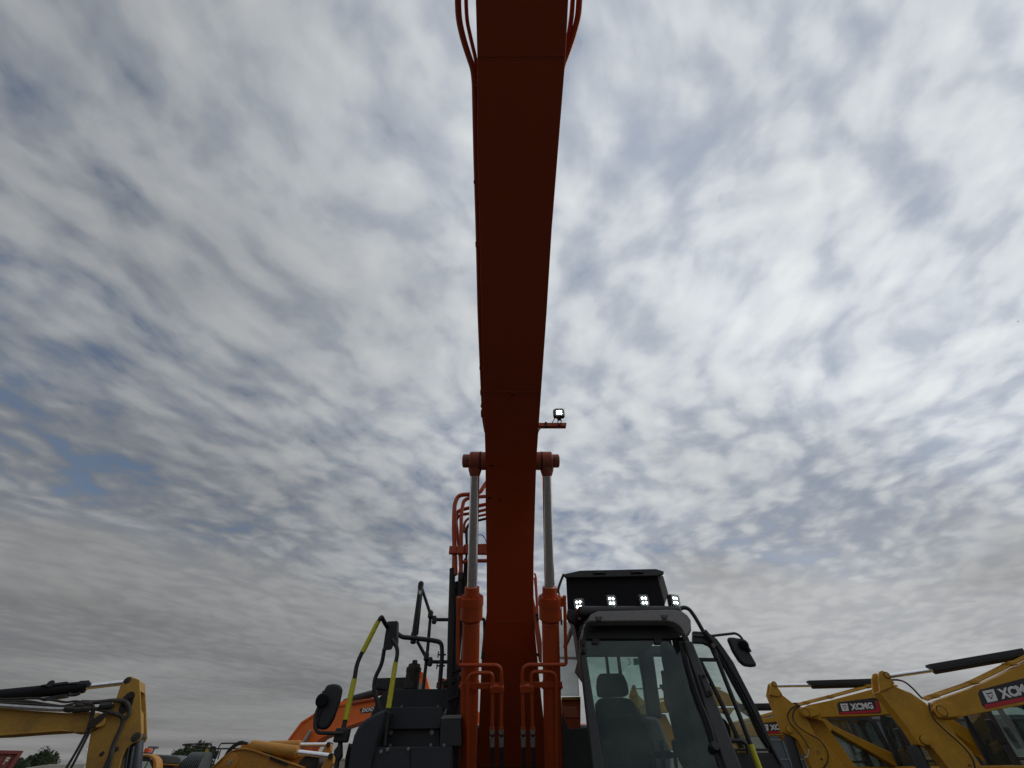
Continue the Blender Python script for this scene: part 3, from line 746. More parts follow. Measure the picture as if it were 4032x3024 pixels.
# rear wall with its window openings (left post, sill, right post, mullions)
panel('rear_post', 'e6', [(-60, 230), (100, 230), (215, 780), (215, 1000), (-60, 1000)], RYr + .4, 'black', cab, .05) if False else None
panel('rear_header', 'e6', [(60, 150), (1230, 130), (1240, 262), (70, 266)], RYr - .02, 'trim', cab, .06)
panel('rear_mullion', 'e6', [(325, 255), (358, 255), (388, 500), (354, 500)], RYr, 'black', cab, .04)
panel('rear_mullion', 'e6', [(472, 255), (508, 255), (545, 520), (505, 520)], RYr, 'black', cab, .04)
panel('rear_post', 'e6', [(750, 250), (930, 250), (955, 420), (1040, 1040), (860, 1010), (805, 560)], RYr - .03, 'trim', cab, .12, .02)
panel('rear_sill', 'e6', [(195, 775), (250, 770), (880, 1000), (900, 1900), (420, 1900)], RYr - .03, 'trim', cab, .08, .01) if False else panel('rear_sill', 'e6', [(200, 990), (870, 990), (960, 1900), (440, 1900)], RYr - .03, 'trim', cab, .08, .01)
panel('rear_window', 'e6', [(80, 260), (760, 260), (870, 1000), (200, 1000)], RYr + .01, 'glass_side', cab, .005, 0)
panel('warning_sign', 'e6', [(675, 292), (738, 290), (746, 372), (682, 374)], RYr - .012, 'sticker_green', cab, .002, 0)
sg = panel('warning_sign_figure', 'e6', [(700, 300), (722, 298), (716, 322), (732, 345), (728, 368), (716, 345), (700, 368), (692, 362), (704, 335), (690, 330)], RYr - .016, 'trim_light', cab, .002, 0)
tube('warning_sign_mark', [PY(c1v('e6', *q), RYr - .014) for q in ((598, 305), (625, 300), (640, 318), (622, 335), (640, 350), (635, 370), (605, 372))], .004, 'sticker_green', cab, .01, 5)
# right side wall of the cab with its posts, seen through the windshield
SXR = 1.80
def SX(p, x_):
    r = ray(*p); return CAM + r * (x_ / r.x)
def spanel(name, pts, mat, x_=SXR, dep=.05, c='e6'):
    return prism(name, [SX(p, x_) for p in cv(c, *pts)], (dep, 0, 0), mat, cab, .004)
spanel('door_post', [(1150, 30), (1300, 20), (1410, 330), (1570, 800), (1670, 1200), (1810, 1900), (1480, 1900), (1400, 1250), (1322, 840), (1256, 490), (1190, 240)], 'black', 1.79)
spanel('side_post', [(1000, 60), (1085, 40), (1140, 230), (1205, 480), (1285, 840), (1365, 1250), (1450, 1900), (1360, 1900), (1200, 1300), (1105, 700), (1030, 330)], 'trim', 1.76)
panel('side_console', 'e6', [(1030, 440), (1085, 440), (1120, 560), (1150, 880), (1170, 960), (1125, 960), (1080, 860), (1040, 500)], RYr - .35, 'black', cab, .06, .01)
panel('side_trim', 'e6', [(1130, 950), (1260, 960), (1290, 1290), (1240, 1420), (1180, 1180)], RYr - .4, 'black', cab, .08, .02)
panel('side_header', 'e6', [(1190, 130), (1080, 60), (1290, 40), (1560, 830), (1600, 1100), (1520, 1100), (1330, 700)], 5.1, 'black', cab, .05, .01) if False else None
# left side wall
spl = lambda name, c, pts, mat, x_, dep: prism(name, [SX(p, x_) for p in cv(c, *pts)], (dep, 0, 0), mat, cab, .003)
LX = .70
spl('left_post', 'c4', [(205, 600), (250, 545), (300, 770), (330, 1000), (345, 1200), (275, 1100), (300, 1000), (265, 760), (235, 650)], 'black', LX, .05)
spl('left_rail', 'c4', [(60, 945), (298, 950), (300, 978), (60, 970)], 'black', LX + .01, .04)
spl('left_glass', 'c4', [(90, 560), (225, 620), (265, 760), (300, 1000), (318, 1330), (80, 1330)], 'glass_side', LX + .03, .005)
# ---- seat
SY = 5.35
seat = panel('seat', 'e6', [(222, 960), (218, 850), (250, 782), (330, 772), (560, 772), (640, 790), (700, 840), (790, 985), (860, 1120), (945, 1380), (985, 1700), (420, 1700), (290, 1250)], SY, 'seat', EX, .16, .05, 4)
panel('headrest', 'e6', [(258, 482), (300, 478), (530, 476), (560, 500), (605, 600), (622, 690), (618, 745), (560, 758), (270, 764), (245, 740), (232, 640), (238, 540)], SY - .02, 'seat', seat, .13, .04, 4)
a = PY(c1v('e6', 392, 1030), SY - .004); b = PY(c1v('e6', 655, 1022), SY - .004); c = PY(c1v('e6', 386, 985), SY - .004)
lettering('seat_lettering', 'HITACHI', a, b - a, c - a, 'trim', seat, .03)
panel('seat_console', 'e6', [(800, 1012), (975, 1022), (1010, 1080), (1150, 1440), (1160, 1700), (900, 1700), (880, 1200)], SY + .5, 'trim_light', EX, .12, .03, 3)
panel('armrest', 'e6', [(790, 1462), (1130, 1440), (1245, 1500), (1240, 1530), (1120, 1545), (900, 1530)], SY - .3, 'seat', EX, .1, .02, 3)
for a in (925, 1040, 1195):
    lathe('control_lever', PY(c1v('e6', a + 20, 1680), SY - .35), PY(c1v('e6', a, 1500), SY - .35), [(0, .014), (.05, .018), (.1, .014), (.16, .018), (.2, .02)], 'black', EX, 10)
panel('monitor', 'e6', [(1180, 1320), (1215, 1285), (1255, 1290), (1290, 1330), (1440, 1560), (1520, 1720), (1360, 1720), (1240, 1480)], SY - .55, 'black', EX, .1, .02, 3)
tube('hook', [PY(c1v('e6', *q), SY - .5) for q in ((545, 1532), (590, 1528), (620, 1560), (655, 1640), (670, 1700))], .012, 'black', EX, .03, 8)
panel('joystick', 'e6', [(305, 1330), (350, 1305), (400, 1330), (405, 1380), (370, 1420), (340, 1400)], SY - .1, 'black', EX, .07, .02, 3)
# windshield wiper and round lower pad at the right
tube('wiper_arm', [WP(c1v('c5', *q), .02) for q in ((1225, 80), (1260, 220), (1330, 440), (1420, 640), (1480, 850))], .011, 'black', cab, .08, 8)
tube('wiper_blade', [WP(c1v('c5', *q), .015) for q in ((1215, 60), (1300, 330), (1340, 470))], .008, 'black', cab, .05, 6)
c = WP(c1v('c5', 1478, 850), .03); lathe('wiper_pivot', c, c - WN, [(0, .03), (.02, .035), (.06, .035)], 'black', cab, 14)
prism('door_window_cover', [PY(c1v('c5', 1490 + 125 * math.cos(a) * 1.0, 760 + 165 * math.sin(a)), 5.0) for a in [2 * math.pi * k / 22 for k in range(22)]], (0, .03, 0), 'black_matt', cab, .01)
# ---- roof guard box
GY = 5.0
g1 = panel('roof_guard', 'c4', [(195, 178), (400, 176), (1075, 160), (1150, 440), (1160, 500), (212, 505)], GY, 'black_matt', cab, .03, .004)
rim = cv('c4', (165, 150), (330, 113), (1065, 97), (1143, 122), (1138, 150), (1075, 164), (400, 180), (195, 180))
prism('guard_rim', [PY(p, GY - .05) for p in rim], (0, .05, 0), 'cabgrey', g1, .006)
prism('guard_top', [PY(rim[0], GY), PY(rim[1], GY), PY(rim[2], GY), PY(rim[3], GY)] + [PY(rim[3], GY) + V((0, 1.3, -.1)), PY(rim[0], GY) + V((0, 1.3, -.1))], (0, 0, -.02), 'cabgrey', g1) if False else None
for a, b in ((517, 137), (880, 131)):
    panel('guard_slot', 'c4', [(a - 62, b - 14), (a + 62, b - 16), (a + 62, b + 14), (a - 58, b + 18)], GY - .056, 'black_matt', g1, .008, .003)
    tube('guard_slot_lip', [PY(c1v('c4', *q), GY - .062) for q in ((a - 55, b + 2), (a, b - 6), (a + 55, b))], .008, 'cabgrey', g1, .02, 6)
panel('guard_side', 'c4', [(1075, 165), (1135, 165), (1185, 340), (1150, 440)], GY + .03, 'visor', g1, .03)
tube('guard_tube', [PY(c1v('c4', *q), GY + .25) for q in ((172, 150), (145, 210), (120, 285), (112, 330))], .016, 'black', g1, .05, 8)
panel('guard_leg', 'c4', [(200, 560), (212, 480), (330, 520), (300, 640), (225, 600)], GY - .1, 'black', g1, .08, .01)
tube('guard_tube', [PY(c1v('c4', *q), GY + .4) for q in ((118, 290), (140, 420), (150, 640))], .012, 'black', g1, .05, 8)
# cab work lights
k4 = [(-.13, .15), (.13, .15), (-.13, -.16), (.13, -.16)]
for a, b, yw in ((317, 442, -.35), (634, 408, 0.0), (950, 404, 0.0), (1250, 404, .35)):
    l4 = [(x_ * 1.2, z_ * 1.15, .0115) for x_, z_ in k4]
    lt = work_light('work_light', PY(c1v('c4', a, b), 4.66), .115, .125, l4, EX, .12, yw, .075)
    c = PY(c1v('c4', a, b), 4.66)
    box('lamp_foot', c + V((0, .05, -.085)), (.03, .03, .06), 'black', lt)
box('lamp_bar', PY(c1v('c4', 780, 490), 4.74), (1.05, .03, .03), 'black', EX)
c = PY(c1v('c4', 322, 576), 4.72); rod('lamp_pivot', c, c - V((0, .02, 0)), .018, 'bolt', EX, 12)
# ---- grab tube, door, mirror at the right
t = rail('c4', [(1285, 492), (1330, 468), (1385, 485), (1440, 560), (1500, 665), (1570, 790), (1650, 970)], 4.95, .022, EX, (), 'cabgrey', .12)
rail('e4', [(170, 300), (300, 640), (440, 990), (590, 1385), (640, 1500), (720, 1740)], 4.95, .022, EX, [((592, 1390), (712, 1720))], 'cabgrey', .1)
DY = 5.4
door = thing('door', None, None, (2.2, DY, 1.2)); door.parent = EX; door.location = V((2.2, DY, 1.2)) - wloc(EX)
do = cv('e4', (-60, 98), (60, 105), (150, 135), (215, 190), (290, 290), (400, 450), (560, 760), (700, 1035), (850, 1395), (1000, 1680), (1050, 1800), (960, 1800))
di = cv('e4', (880, 1560), (800, 1440), (700, 1290), (560, 985), (400, 700), (262, 440), (170, 310), (120, 265), (60, 240), (-60, 235))
prism('door_frame', [PY(p, DY) for p in do + di], (0, .06, 0), 'black', door, .012, 3)
tube('door_seal', [PY(p, DY - .012) for p in [((a[0] + b[0]) / 2, (a[1] + b[1]) / 2) for a, b in zip(do[1:10], list(reversed(di))[1:10])]], .01, 'rubber', door, .1, 6)
tube('door_seal', [PY(c1v('e4', *q), DY - .01) for q in ((-60, 150), (60, 158), (130, 185), (190, 245), (330, 470), (520, 860), (700, 1215), (800, 1420))], .009, 'cabgrey', door, .1, 6)
prism('door_rail', [PY(p, DY + .01) for p in cv('e4', (-60, 400), (230, 405), (258, 445), (-60, 440))], (0, .04, 0), 'black', door, .006)
prism('door_mullion', [PY(p, DY + .005) for p in cv('e4', (18, 440), (48, 440), (330, 1000), (530, 1430), (490, 1430), (270, 960))], (0, .04, 0), 'black', door, .004)
prism('window', [PY(p, DY + .03) for p in cv('e4', (-60, 240), (60, 240), (120, 268), (170, 312), (228, 408), (-60, 404))], (0, .005, 0), 'glass_side', door)
prism('window', [PY(p, DY + .032) for p in cv('e4', (-60, 436), (255, 440), (400, 700), (560, 985), (700, 1290), (790, 1440), (-60, 1450))], (0, .005, 0), 'glass_side', door)
prism('door_sill', [PY(p, DY - .005) for p in cv('e4', (200, 1440), (800, 1435), (815, 1465), (200, 1475))], (0, .05, 0), 'cabgrey', door, .005)
prism('door_panel', [PY(p, DY) for p in cv('e4', (200, 1480), (850, 1484), (885, 1510), (960, 1680), (1000, 1800), (200, 1800))], (0, .06, 0), 'black', door, .02, 3)
tube('door_handle', [PY(c1v('e4', *q), DY - .06) for q in ((340, 1350), (490, 1348), (548, 1390), (566, 1500))], .018, 'black', door, .06, 10)
# mirror on its arm
MY = 4.9
tube('mirror_arm', [PY(c1v('e4', *q), MY) for q in ((120, 160), (200, 150), (420, 125), (470, 150), (515, 215))], .013, 'black', EX, .06, 10)
box('mirror_clamp', PY(c1v('e4', 140, 190), MY), (.045, .05, .18), 'black', EX, (V((.85, 0, .5)), V((0, 1, 0)), V((-.5, 0, .85))), .01)
rod('bolt', PY(c1v('e4', 172, 262), MY - .03), PY(c1v('e4', 172, 262), MY + .02), .022, 'bolt', EX, 10)
mo = cv('e4', (338, 185), (355, 168), (400, 168), (495, 185), (530, 210), (585, 330), (672, 480), (660, 500), (610, 506), (530, 495), (470, 440), (400, 330))
mr = prism('mirror', [PY(p, MY) for p in mo], (0, .06, 0), 'black', EX, .02, 4)
mc = (sum(p[0] for p in mo) / 12, sum(p[1] for p in mo) / 12)
prism('mirror_back', [PY((p[0] * .84 + mc[0] * .16, p[1] * .84 + mc[1] * .16), MY - .003) for p in mo], (0, .006, 0), 'cabgrey', mr, .002)
lathe('mirror_knob', PY(c1v('e4', 515, 255), MY - .05), PY(c1v('e4', 515, 255), MY), [(0, .035), (.02, .045), (.05, .05)], 'black_matt', mr, 14)
tube('mirror_stem', [PY(c1v('e4', *q), MY - .03) for q in ((510, 205), (545, 260), (590, 340))], .018, 'black', mr, .03, 10)
# ================================================================== yellow excavators in a row (right)
def row_machine(label, O, ang, poly, mir_off=0.0):
    """O pivot of arm and boom; heading ang; poly: local (s, z) outlines, s along the boom towards the body"""
    s_ = V((math.cos(ang), math.sin(ang), 0)); nb = V((math.sin(ang), -math.cos(ang), 0)); z_ = V((0, 0, 1))   # nb towards the viewer
    def W(q, off): return O + s_ * q[0] + z_ * q[1] + nb * off
    body = O + s_ * 4.6
    T = thing('excavator', label, 'excavator', (body.x, body.y, 0), 'yellow excavators parked in a row')
    P_ = lambda name, key, off, th, mat, par=T, bev=.012: prism(name, [W(q, off) for q in poly[key]], -nb * th, mat, par, bev)
    arm = P_('arm', 'arm', .16, .30, 'yellow')
    for off in (.20, -.14):
        P_('arm_plate', 'arm_head', off, .06, 'yellow', arm, .008)
    if 'arm_step' in poly: P_('arm_plate', 'arm_step', -.1, .3, 'yellow', arm)
    for key, r_ in (('top_pin', .055), ('arm_pin', .075), ('bucket_pin', .07)):
        q = poly[key][0]
        lathe('pin', W(q, -.24), W(q, .3), [(0, r_), (.452, r_), (.455, r_ * .8)], 'yellow', arm, 18)
        tube('pin_ring', [W((q[0] + math.cos(t_) * r_ * 1.02, q[1] + math.sin(t_) * r_ * 1.02), .2115 if key == 'top_pin' else .168) for t_ in [2 * math.pi * k / 18 for k in range(19)]], .007, 'chip', arm, 0, 5)
    boom = P_('boom', 'boom', .20, .40, 'yellow')
    P_('boom_end', 'boom_end', .26, .06, 'yellow', boom, .01); P_('boom_end', 'boom_end', -.20, .06, 'yellow', boom, .01)
    q = poly['arm_pin'][0]
    lathe('boom_pin', W(q, -.3), W(q, .4), [(0, .085), (.563, .085), (.565, .07)], 'yellow', boom, 20)
    tube('pin_ring', [W((q[0] + math.cos(t_) * .087, q[1] + math.sin(t_) * .087), .263) for t_ in [2 * math.pi * k / 18 for k in range(19)]], .007, 'chip', boom, 0, 5)
    a, b = poly['cyl_rod'][0], poly['cyl_bar'][0]; e_ = poly['cyl_end'][0]
    cy = lathe('arm_cylinder', W(b, 0), W(e_, 0), [(0, .05), (.002, .085), ((W(e_, 0) - W(b, 0)).length, .085)], 'black', boom, 20)
    rod('rod', W(a, 0), W(b, 0), .042, 'chrome', cy, 16)
    prism('cylinder_guard', [W(b, 0) + z_ * .095 + nb * .09 - s_ * .06, W(b, 0) + z_ * .095 - nb * .09 - s_ * .06, W(e_, 0) + z_ * .095 - nb * .09, W(e_, 0) + z_ * .095 + nb * .09], -z_ * .09, 'black', cy, .01)
    # pipes along the boom top
    for i, off in enumerate((.17, .10, .03)):
        tube('pressure_pipe', [W((q[0], q[1] + .035 + .02 * i), off) for q in poly['pipe']], .018, 'yellow', boom, .2, 8)
    pp = poly['pipe']
    for f_ in (.12, .42, .72):
        i = min(int(f_ * (len(pp) - 1)), len(pp) - 2); k = f_ * (len(pp) - 1) - i
        q = (pp[i][0] * (1 - k) + pp[i + 1][0] * k, pp[i][1] * (1 - k) + pp[i + 1][1] * k)
        box('pipe_clamp', W((q[0], q[1] + .05), .1), (.14, .24, .06), 'yellow', boom, (s_, nb, z_), .008)
    for pts in poly.get('hoses', ()):
        tube('hose', [W(q, .25) for q in pts], .015, 'hose_old', arm, .1, 8)
    for pts in poly.get('guides', ()):
        tube('bucket_pipe', [W(q, .25) for q in pts], .016, 'zinc', arm, .05, 8)
    # bucket cylinder below the arm head
    a, b = poly['bucket_cyl']
    lathe('bucket_cylinder', W(a, 0), W(b, 0), [(0, .11), (.05, .12), ((W(a, 0) - W(b, 0)).length, .12)], 'black', arm, 20)
    # logo plate
    L = poly['logo']
    lg = prism('logo_plate', [W(q, .2005) for q in L], nb * .004, 'decal_black', boom)
    o_, ex, ey = poly['logo_axes']
    def at(u, v, off): return W((o_[0] + ex[0] * u + ey[0] * v, o_[1] + ex[1] * u + ey[1] * v), off)
    red = prism('logo_stripe', [at(u, v, .2055) for u, v in ((.01, -.02), (.90, -.02), (.99, .12), (.965, .19), (.02, .19))], nb * .001, 'decal_red', lg)
    prism('logo_stripe', [at(u, v, .2057) for u, v in ((.86, .16), (.97, .19), (.97, .9), (.90, .9), (.90, .32), (.86, .28))], nb * .001, 'decal_red', lg)
    lettering('logo_lettering', 'XCMG', at(.30, .28, .2085), at(.84, .28, .2085) - at(.30, .28, .2085), at(.28, .82, .2085) - at(.30, .28, .2085), 'white', lg, .05)
    sq = [(.08, .26), (.24, .26), (.24, .86), (.06, .86)]
    prism('logo_mark', [at(u, v, .2065) for u, v in sq], nb * .001, 'white', lg)
    prism('logo_mark', [at(u, v, .208) for u, v in ((.105, .66), (.205, .66), (.205, .72), (.10, .72))], nb * .0005, 'decal_black', lg)
    prism('logo_mark', [at(u, v, .208) for u, v in ((.11, .60), (.155, .36), (.20, .60), (.185, .60), (.155, .44), (.127, .60))], nb * .0005, 'decal_black', lg)
    # warning label on the arm
    if 'sign' in poly:
        sp = poly['sign']
        sgn = prism('warning_label', [W(q, .1615) for q in sp], nb * .002, 'sticker_yellow', arm)
        cx = sum(q[0] for q in sp) / 4; cz = sum(q[1] for q in sp) / 4
        ctr = (cx, cz); mp_ = [((q[0] - cx) * .9 + cx, (q[1] - cz) * .93 + cz) for q in sp]
        prism('label_field', [W(q, .1640) for q in mp_], nb * .001, 'yellow', sgn)
        a_ = ((sp[0][0] + sp[1][0]) / 2, (sp[0][1] + sp[1][1]) / 2)
        tx = ((sp[1][0] - sp[0][0]) * .3, (sp[1][1] - sp[0][1]) * .3); ty = ((sp[3][0] - sp[0][0]), (sp[3][1] - sp[0][1]))
        pt = lambda u, v: W((a_[0] + tx[0] * u + ty[0] * v, a_[1] + tx[1] * u + ty[1] * v), .1655)
        tube('label_mark', [pt(0, .12), pt(1, .38), pt(-1, .38), pt(0, .12)], .006, 'decal_black', sgn, 0, 5)
        prism('label_mark', [pt(-.9, .72), pt(.2, .62), pt(.9, .78), pt(.1, .84)], nb * .001, 'decal_black', sgn)
    # body, tracks, cab on the near side
    def bx(name, s0, z0, off, size, mat, par=T, bev=.05): return box(name, O + s_ * s0 + nb * off + V((0, 0, z0 - O.z)), size, mat, par, (s_, nb, z_), bev, 3)
    S0 = poly.get('body', 4.0)
    for off in (-1.05, 1.05): bx('crawler_track', S0 + 1.2, .45, off, (4.0, .55, .9), 'black_matt', bev=.28)
    bx('body', S0 + 2.2, 1.35, 0, (3.4, 2.5, .9), 'yellow'); bx('counterweight', S0 + 4.0, 1.45, 0, (.8, 2.5, 1.1), 'yellow', bev=.15)
    # boom foot down to the body
    end = poly['boom'][poly['boom_tail']]
    prism('boom_foot', [W((end[0] - .35, end[1] + .08), .19), W((end[0] + .02, end[1] + .0), .19), W((S0 + 1.75, 1.5 - O.z), .19), W((S0 + 1.3, 1.3 - O.z), .19)], -nb * .38, 'yellow', boom, .01)
    cs = poly['cab']      # (s of the front, height of the roof above ground)
    cb = thing('cab', None, None, O + s_ * cs[0]); cb.parent = T; cb.location = O + s_ * cs[0] - wloc(T)
    def cbx(name, s0, z0, off, size, mat, bev=.03): return box(name, O + s_ * (cs[0] + s0) + nb * (.75 + off) + V((0, 0, z0 - O.z)), size, mat, cb, (s_, nb, z_), bev, 3)
    zr = cs[1]
    def cpt(q, off): return O + s_ * (cs[0] + q[0]) + nb * (.75 + off) + V((0, 0, q[1] - O.z))
    so = [(0.0, .95), (0.0, 1.5), (.07, 2.2), (.16, zr - .16), (.24, zr - .05), (.40, zr), (1.45, zr), (1.62, zr - .05), (1.70, zr - .2), (1.74, 2.0), (1.74, .95)]
    si = [(.14, 1.12), (.14, 1.5), (.19, 2.15), (.26, zr - .24), (.32, zr - .17), (.43, zr - .13), (1.42, zr - .13), (1.52, zr - .17), (1.58, zr - .26), (1.62, 2.0), (1.62, 1.12)]
    for off in (.47, -.41):
        ring('side_frame', [cpt(q, off) for q in so], [cpt(q, off) for q in si], -nb * .06, 'frame_dark', cb)
        prism('window', [cpt(q, off - .03) for q in si], nb * .006, 'glass_far', cb)
        prism('door_post', [cpt(q, off + .004) for q in ((.98, 1.1), (1.08, 1.1), (1.06, zr - .1), (.96, zr - .1))], -nb * .05, 'frame_dark', cb)
    prism('roof', [cpt(q, .41) for q in ((.2, zr - .09), (.24, zr - .05), (.40, zr + .002), (1.45, zr + .002), (1.62, zr - .05), (1.64, zr - .1))], -nb * .82, 'frame_dark', cb, .01)
    wso = [cpt((.03, .95), .41), cpt((.2, zr - .1), .41), cpt((.2, zr - .1), -.41), cpt((.03, .95), -.41)]
    prism('windshield', wso, s_ * .006, 'glass_far', cb)
    prism('rear_window', [cpt((1.66, 1.0), .41), cpt((1.64, zr - .1), .41), cpt((1.64, zr - .1), -.41), cpt((1.66, 1.0), -.41)], s_ * .006, 'glass_far', cb)
    cbx('cab_base', .88, 1.05, 0, (1.6, .8, .22), 'frame_dark', .03)
    cbx('window_rail', .55, 1.9, .455, (.8, .05, .05), 'frame_dark', .01)
    cbx('operator_seat', 1.1, 1.75, 0, (.14, .5, .75), 'trim_light', .05); cbx('operator_seat', .85, 1.45, 0, (.5, .5, .14), 'trim', .05)
    cbx('mirror', -.02, zr - .62, .62, (.05, .2, .42), 'black', .02)
    return T

def local(px_list, O, ang):
    s_ = V((math.cos(ang), math.sin(ang), 0)); nb = V((math.sin(ang), -math.cos(ang), 0))
    out = []
    for p in px_list:
        w_ = onplane(p, O + nb * .2, nb) - O
        out.append((w_.dot(s_), w_.z))
    return out
ANG = math.radians(-12)
# machine B: the one whose logo shows whole
OB = PD(c1v('r1', 668, 995), 10.4)
LB = lambda c, *pts: local(cv(c, *pts), OB, ANG)
PB = dict(
    arm=LB('r1', (240, 780), (360, 745), (545, 890), (640, 950), (700, 1060), (800, 1255), (905, 1345), (1040, 1500), (1190, 1690), (775, 1690), (590, 1320), (480, 1255), (420, 1230), (385, 1140)),
    arm_head=LB('r1', (262, 640), (280, 615), (320, 625), (335, 680), (400, 772), (350, 800), (240, 782)),
    arm_step=LB('r1', (700, 1050), (930, 1075), (1060, 1250), (1375, 1690), (1180, 1690), (900, 1340), (790, 1240)),
    top_pin=LB('r1', (302, 652)), arm_pin=LB('r1', (668, 995)), bucket_pin=LB('r1', (480, 1195)),
    boom=LB('r1', (640, 935), (720, 900), (960, 850), (1300, 760), (1560, 690), (1750, 680), (1950, 760), (2150, 900), (2050, 1100), (1760, 1010), (1500, 1030), (880, 1050), (840, 1075), (690, 1050)), boom_tail=7,
    boom_end=LB('r1', (605, 985), (625, 945), (680, 925), (800, 935), (835, 990), (825, 1030), (700, 1055), (640, 1045)),
    cyl_rod=LB('r1', (315, 658)), cyl_bar=LB('r1', (770, 650)), cyl_end=LB('r1', (1640, 625)),
    pipe=LB('r1', (620, 925), (760, 885), (960, 838), (1300, 745), (1560, 675), (1800, 690)),
    hoses=[LB('r1', (590, 905), (500, 940), (450, 1020), (470, 1110), (560, 1210), (650, 1310), (705, 1420), (712, 1440)), LB('r1', (600, 915), (530, 960), (510, 1060), (560, 1150), (700, 1250), (830, 1310), (900, 1400), (945, 1500), (930, 1600), (880, 1659))],
    guides=[LB('r1', (710, 1430), (705, 1490), (690, 1530), (655, 1535))],
    bucket_cyl=LB('r1', (500, 1270), (640, 1750)),
    logo=LB('r1', (1055, 905), (1065, 870), (1500, 815), (1545, 825), (1585, 985), (1575, 1000), (1085, 1020)),
    logo_axes=(lambda a, b, c: (a, (b[0] - a[0], b[1] - a[1]), (c[0] - a[0], c[1] - a[1])))(*LB('r1', (1085, 1018), (1590, 985), (1055, 870))),
    sign=LB('r1', (780, 1432), (845, 1418), (917, 1585), (862, 1607)),
    cab=(3.3, 2.95), body=2.8)
row_machine('yellow excavator whose whole logo plate shows, middle of the row at right', OB, ANG, PB)
# machine A: nearest, at the right edge
OA = PD(c1v('r2', 920, 980), 8.3)
LA = lambda c, *pts: local(cv(c, *pts), OA, ANG)
PA = dict(
    arm=LA('r2', (195, 740), (370, 660), (545, 750), (700, 845), (810, 930), (860, 1020), (1000, 1090), (1140, 1280), (1300, 1440), (1470, 1690), (1060, 1690), (860, 1440), (790, 1375), (740, 1405), (680, 1375), (560, 1200), (420, 1020)),
    arm_head=LA('r2', (180, 570), (195, 500), (225, 488), (280, 510), (315, 560), (375, 640), (330, 690), (200, 745)),
    top_pin=LA('r2', (280, 545)), arm_pin=LA('r2', (922, 980)), bucket_pin=LA('r2', (742, 1328)),
    boom=LA('r2', (830, 890), (960, 820), (1330, 690), (1640, 545), (1927, 395), (2250, 220), (2500, 190), (2800, 330), (2650, 640), (2300, 800), (1927, 900), (1200, 1040), (1160, 1065), (930, 1065)), boom_tail=7,
    boom_end=LA('r2', (815, 950), (850, 900), (940, 870), (1080, 900), (1140, 1010), (1130, 1040), (960, 1062), (880, 1050)),
    cyl_rod=LA('r2', (300, 545)), cyl_bar=LA('r2', (890, 460)), cyl_end=LA('r2', (2000, 265)),
    pipe=LA('r2', (780, 865), (960, 800), (1330, 675), (1640, 525), (1927, 375), (2200, 240)),
    hoses=[LA('r2', (775, 880), (775, 960), (830, 1080), (940, 1190), (1080, 1310), (1200, 1420), (1290, 1540), (1330, 1690))],
    bucket_cyl=LA('r2', (650, 1390), (880, 1850)),
    logo=LA('r2', (1375, 760), (1400, 720), (1920, 580), (2080, 545), (2130, 570), (2200, 780), (1470, 950), (1420, 900)),
    logo_axes=(lambda a, b, c: (a, (b[0] - a[0], b[1] - a[1]), (c[0] - a[0], c[1] - a[1])))(*LA('r2', (1450, 948), (2230, 790), (1365, 715))),
    sign=LA('r2', (1240, 1615), (1300, 1590), (1340, 1690), (1290, 1700)),
    cab=(3.4, 2.95), body=2.9)
row_machine('nearest yellow excavator of the row, its boom cut by the right edge', OA, ANG, PA)
TA = [o for o in bpy.data.objects if o.get('label', '').startswith('nearest yellow')][0]
tube('hose', [onplane(c1v('r2', *q), OA, V((0, 1, 0))) for q in ((330, 600), (420, 600), (500, 625), (590, 700), (700, 820))], .018, 'rubber', TA, .15, 8)
# machines C and D: further along the row, seen past and through the cab
for px_, d_, cs_, lab in ((c1v('e4', 392, 1250), 12.2, 4.0, 'yellow excavator seen through the open cab door of the orange machine'), ((2572, 2790), 13.9, 4.7, 'yellow excavator glimpsed through the orange machine\'s windshield, farthest of the row')):
    OC = PD(px_, d_)
    row_machine(lab, OC, ANG, dict(PB, cab=(cs_, 2.95), body=cs_ - .5))
# ================================================================== old yellow excavator at the left edge
YL = 8.0
AL = math.radians(24)
N1 = V((math.sin(AL), -math.cos(AL), 0)); S1 = V((math.cos(AL), math.sin(AL), 0))
OL = PY(c1v('c7', 1200, 750), 8.0)
def PQ(p, Y): return onplane(p, OL - N1 * (Y - YL), N1)
pl = lambda c, *pts: [PQ(p, YL) for p in cv(c, *pts)]
BL1 = OL - S1 * 6.2 - N1 * .2; BL1.z = 0
O1 = thing('excavator', 'worn yellow excavator with a black arm cylinder at the left edge', 'excavator', tuple(BL1))
bm_ = prism('boom', pl('c7', (-900, 640), (-300, 570), (0, 600), (820, 655), (1120, 635), (1240, 670), (1240, 830), (1120, 892), (905, 905), (880, 885), (0, 938), (-300, 950), (-900, 1150)), -N1 * .4, 'yellow_old', O1, .012)
prism('flange', [PQ(p, YL - .03) for p in cv('c7', (-300, 915), (0, 915), (760, 862), (905, 880), (890, 892), (760, 882), (0, 940), (-300, 950))], -N1 * .46, 'yellow_old', bm_, .006)
prism('flange', [PQ(p, YL - .03) for p in cv('c7', (-300, 575), (0, 598), (830, 655), (830, 668), (0, 614), (-300, 592))], -N1 * .46, 'yellow_old', bm_, .006)
bo = [PQ(c1v('c7', 1215 + 95 * math.cos(a), 745 + 92 * math.sin(a)), YL - .07) for a in [2 * math.pi * k / 22 for k in range(22)]]
prism('boom_boss', bo, -N1 * .54, 'yellow_old', bm_, .01)
c = PQ(c1v('c7', 1212, 745), YL - .075); ell = [c + S1 * (math.cos(a) * .062 + math.sin(a) * .05) + V((0, 0, math.sin(a) * .095)) for a in [2 * math.pi * k / 18 for k in range(18)]]
prism('pin_hole', ell, -N1 * -.004, 'chip', bm_)
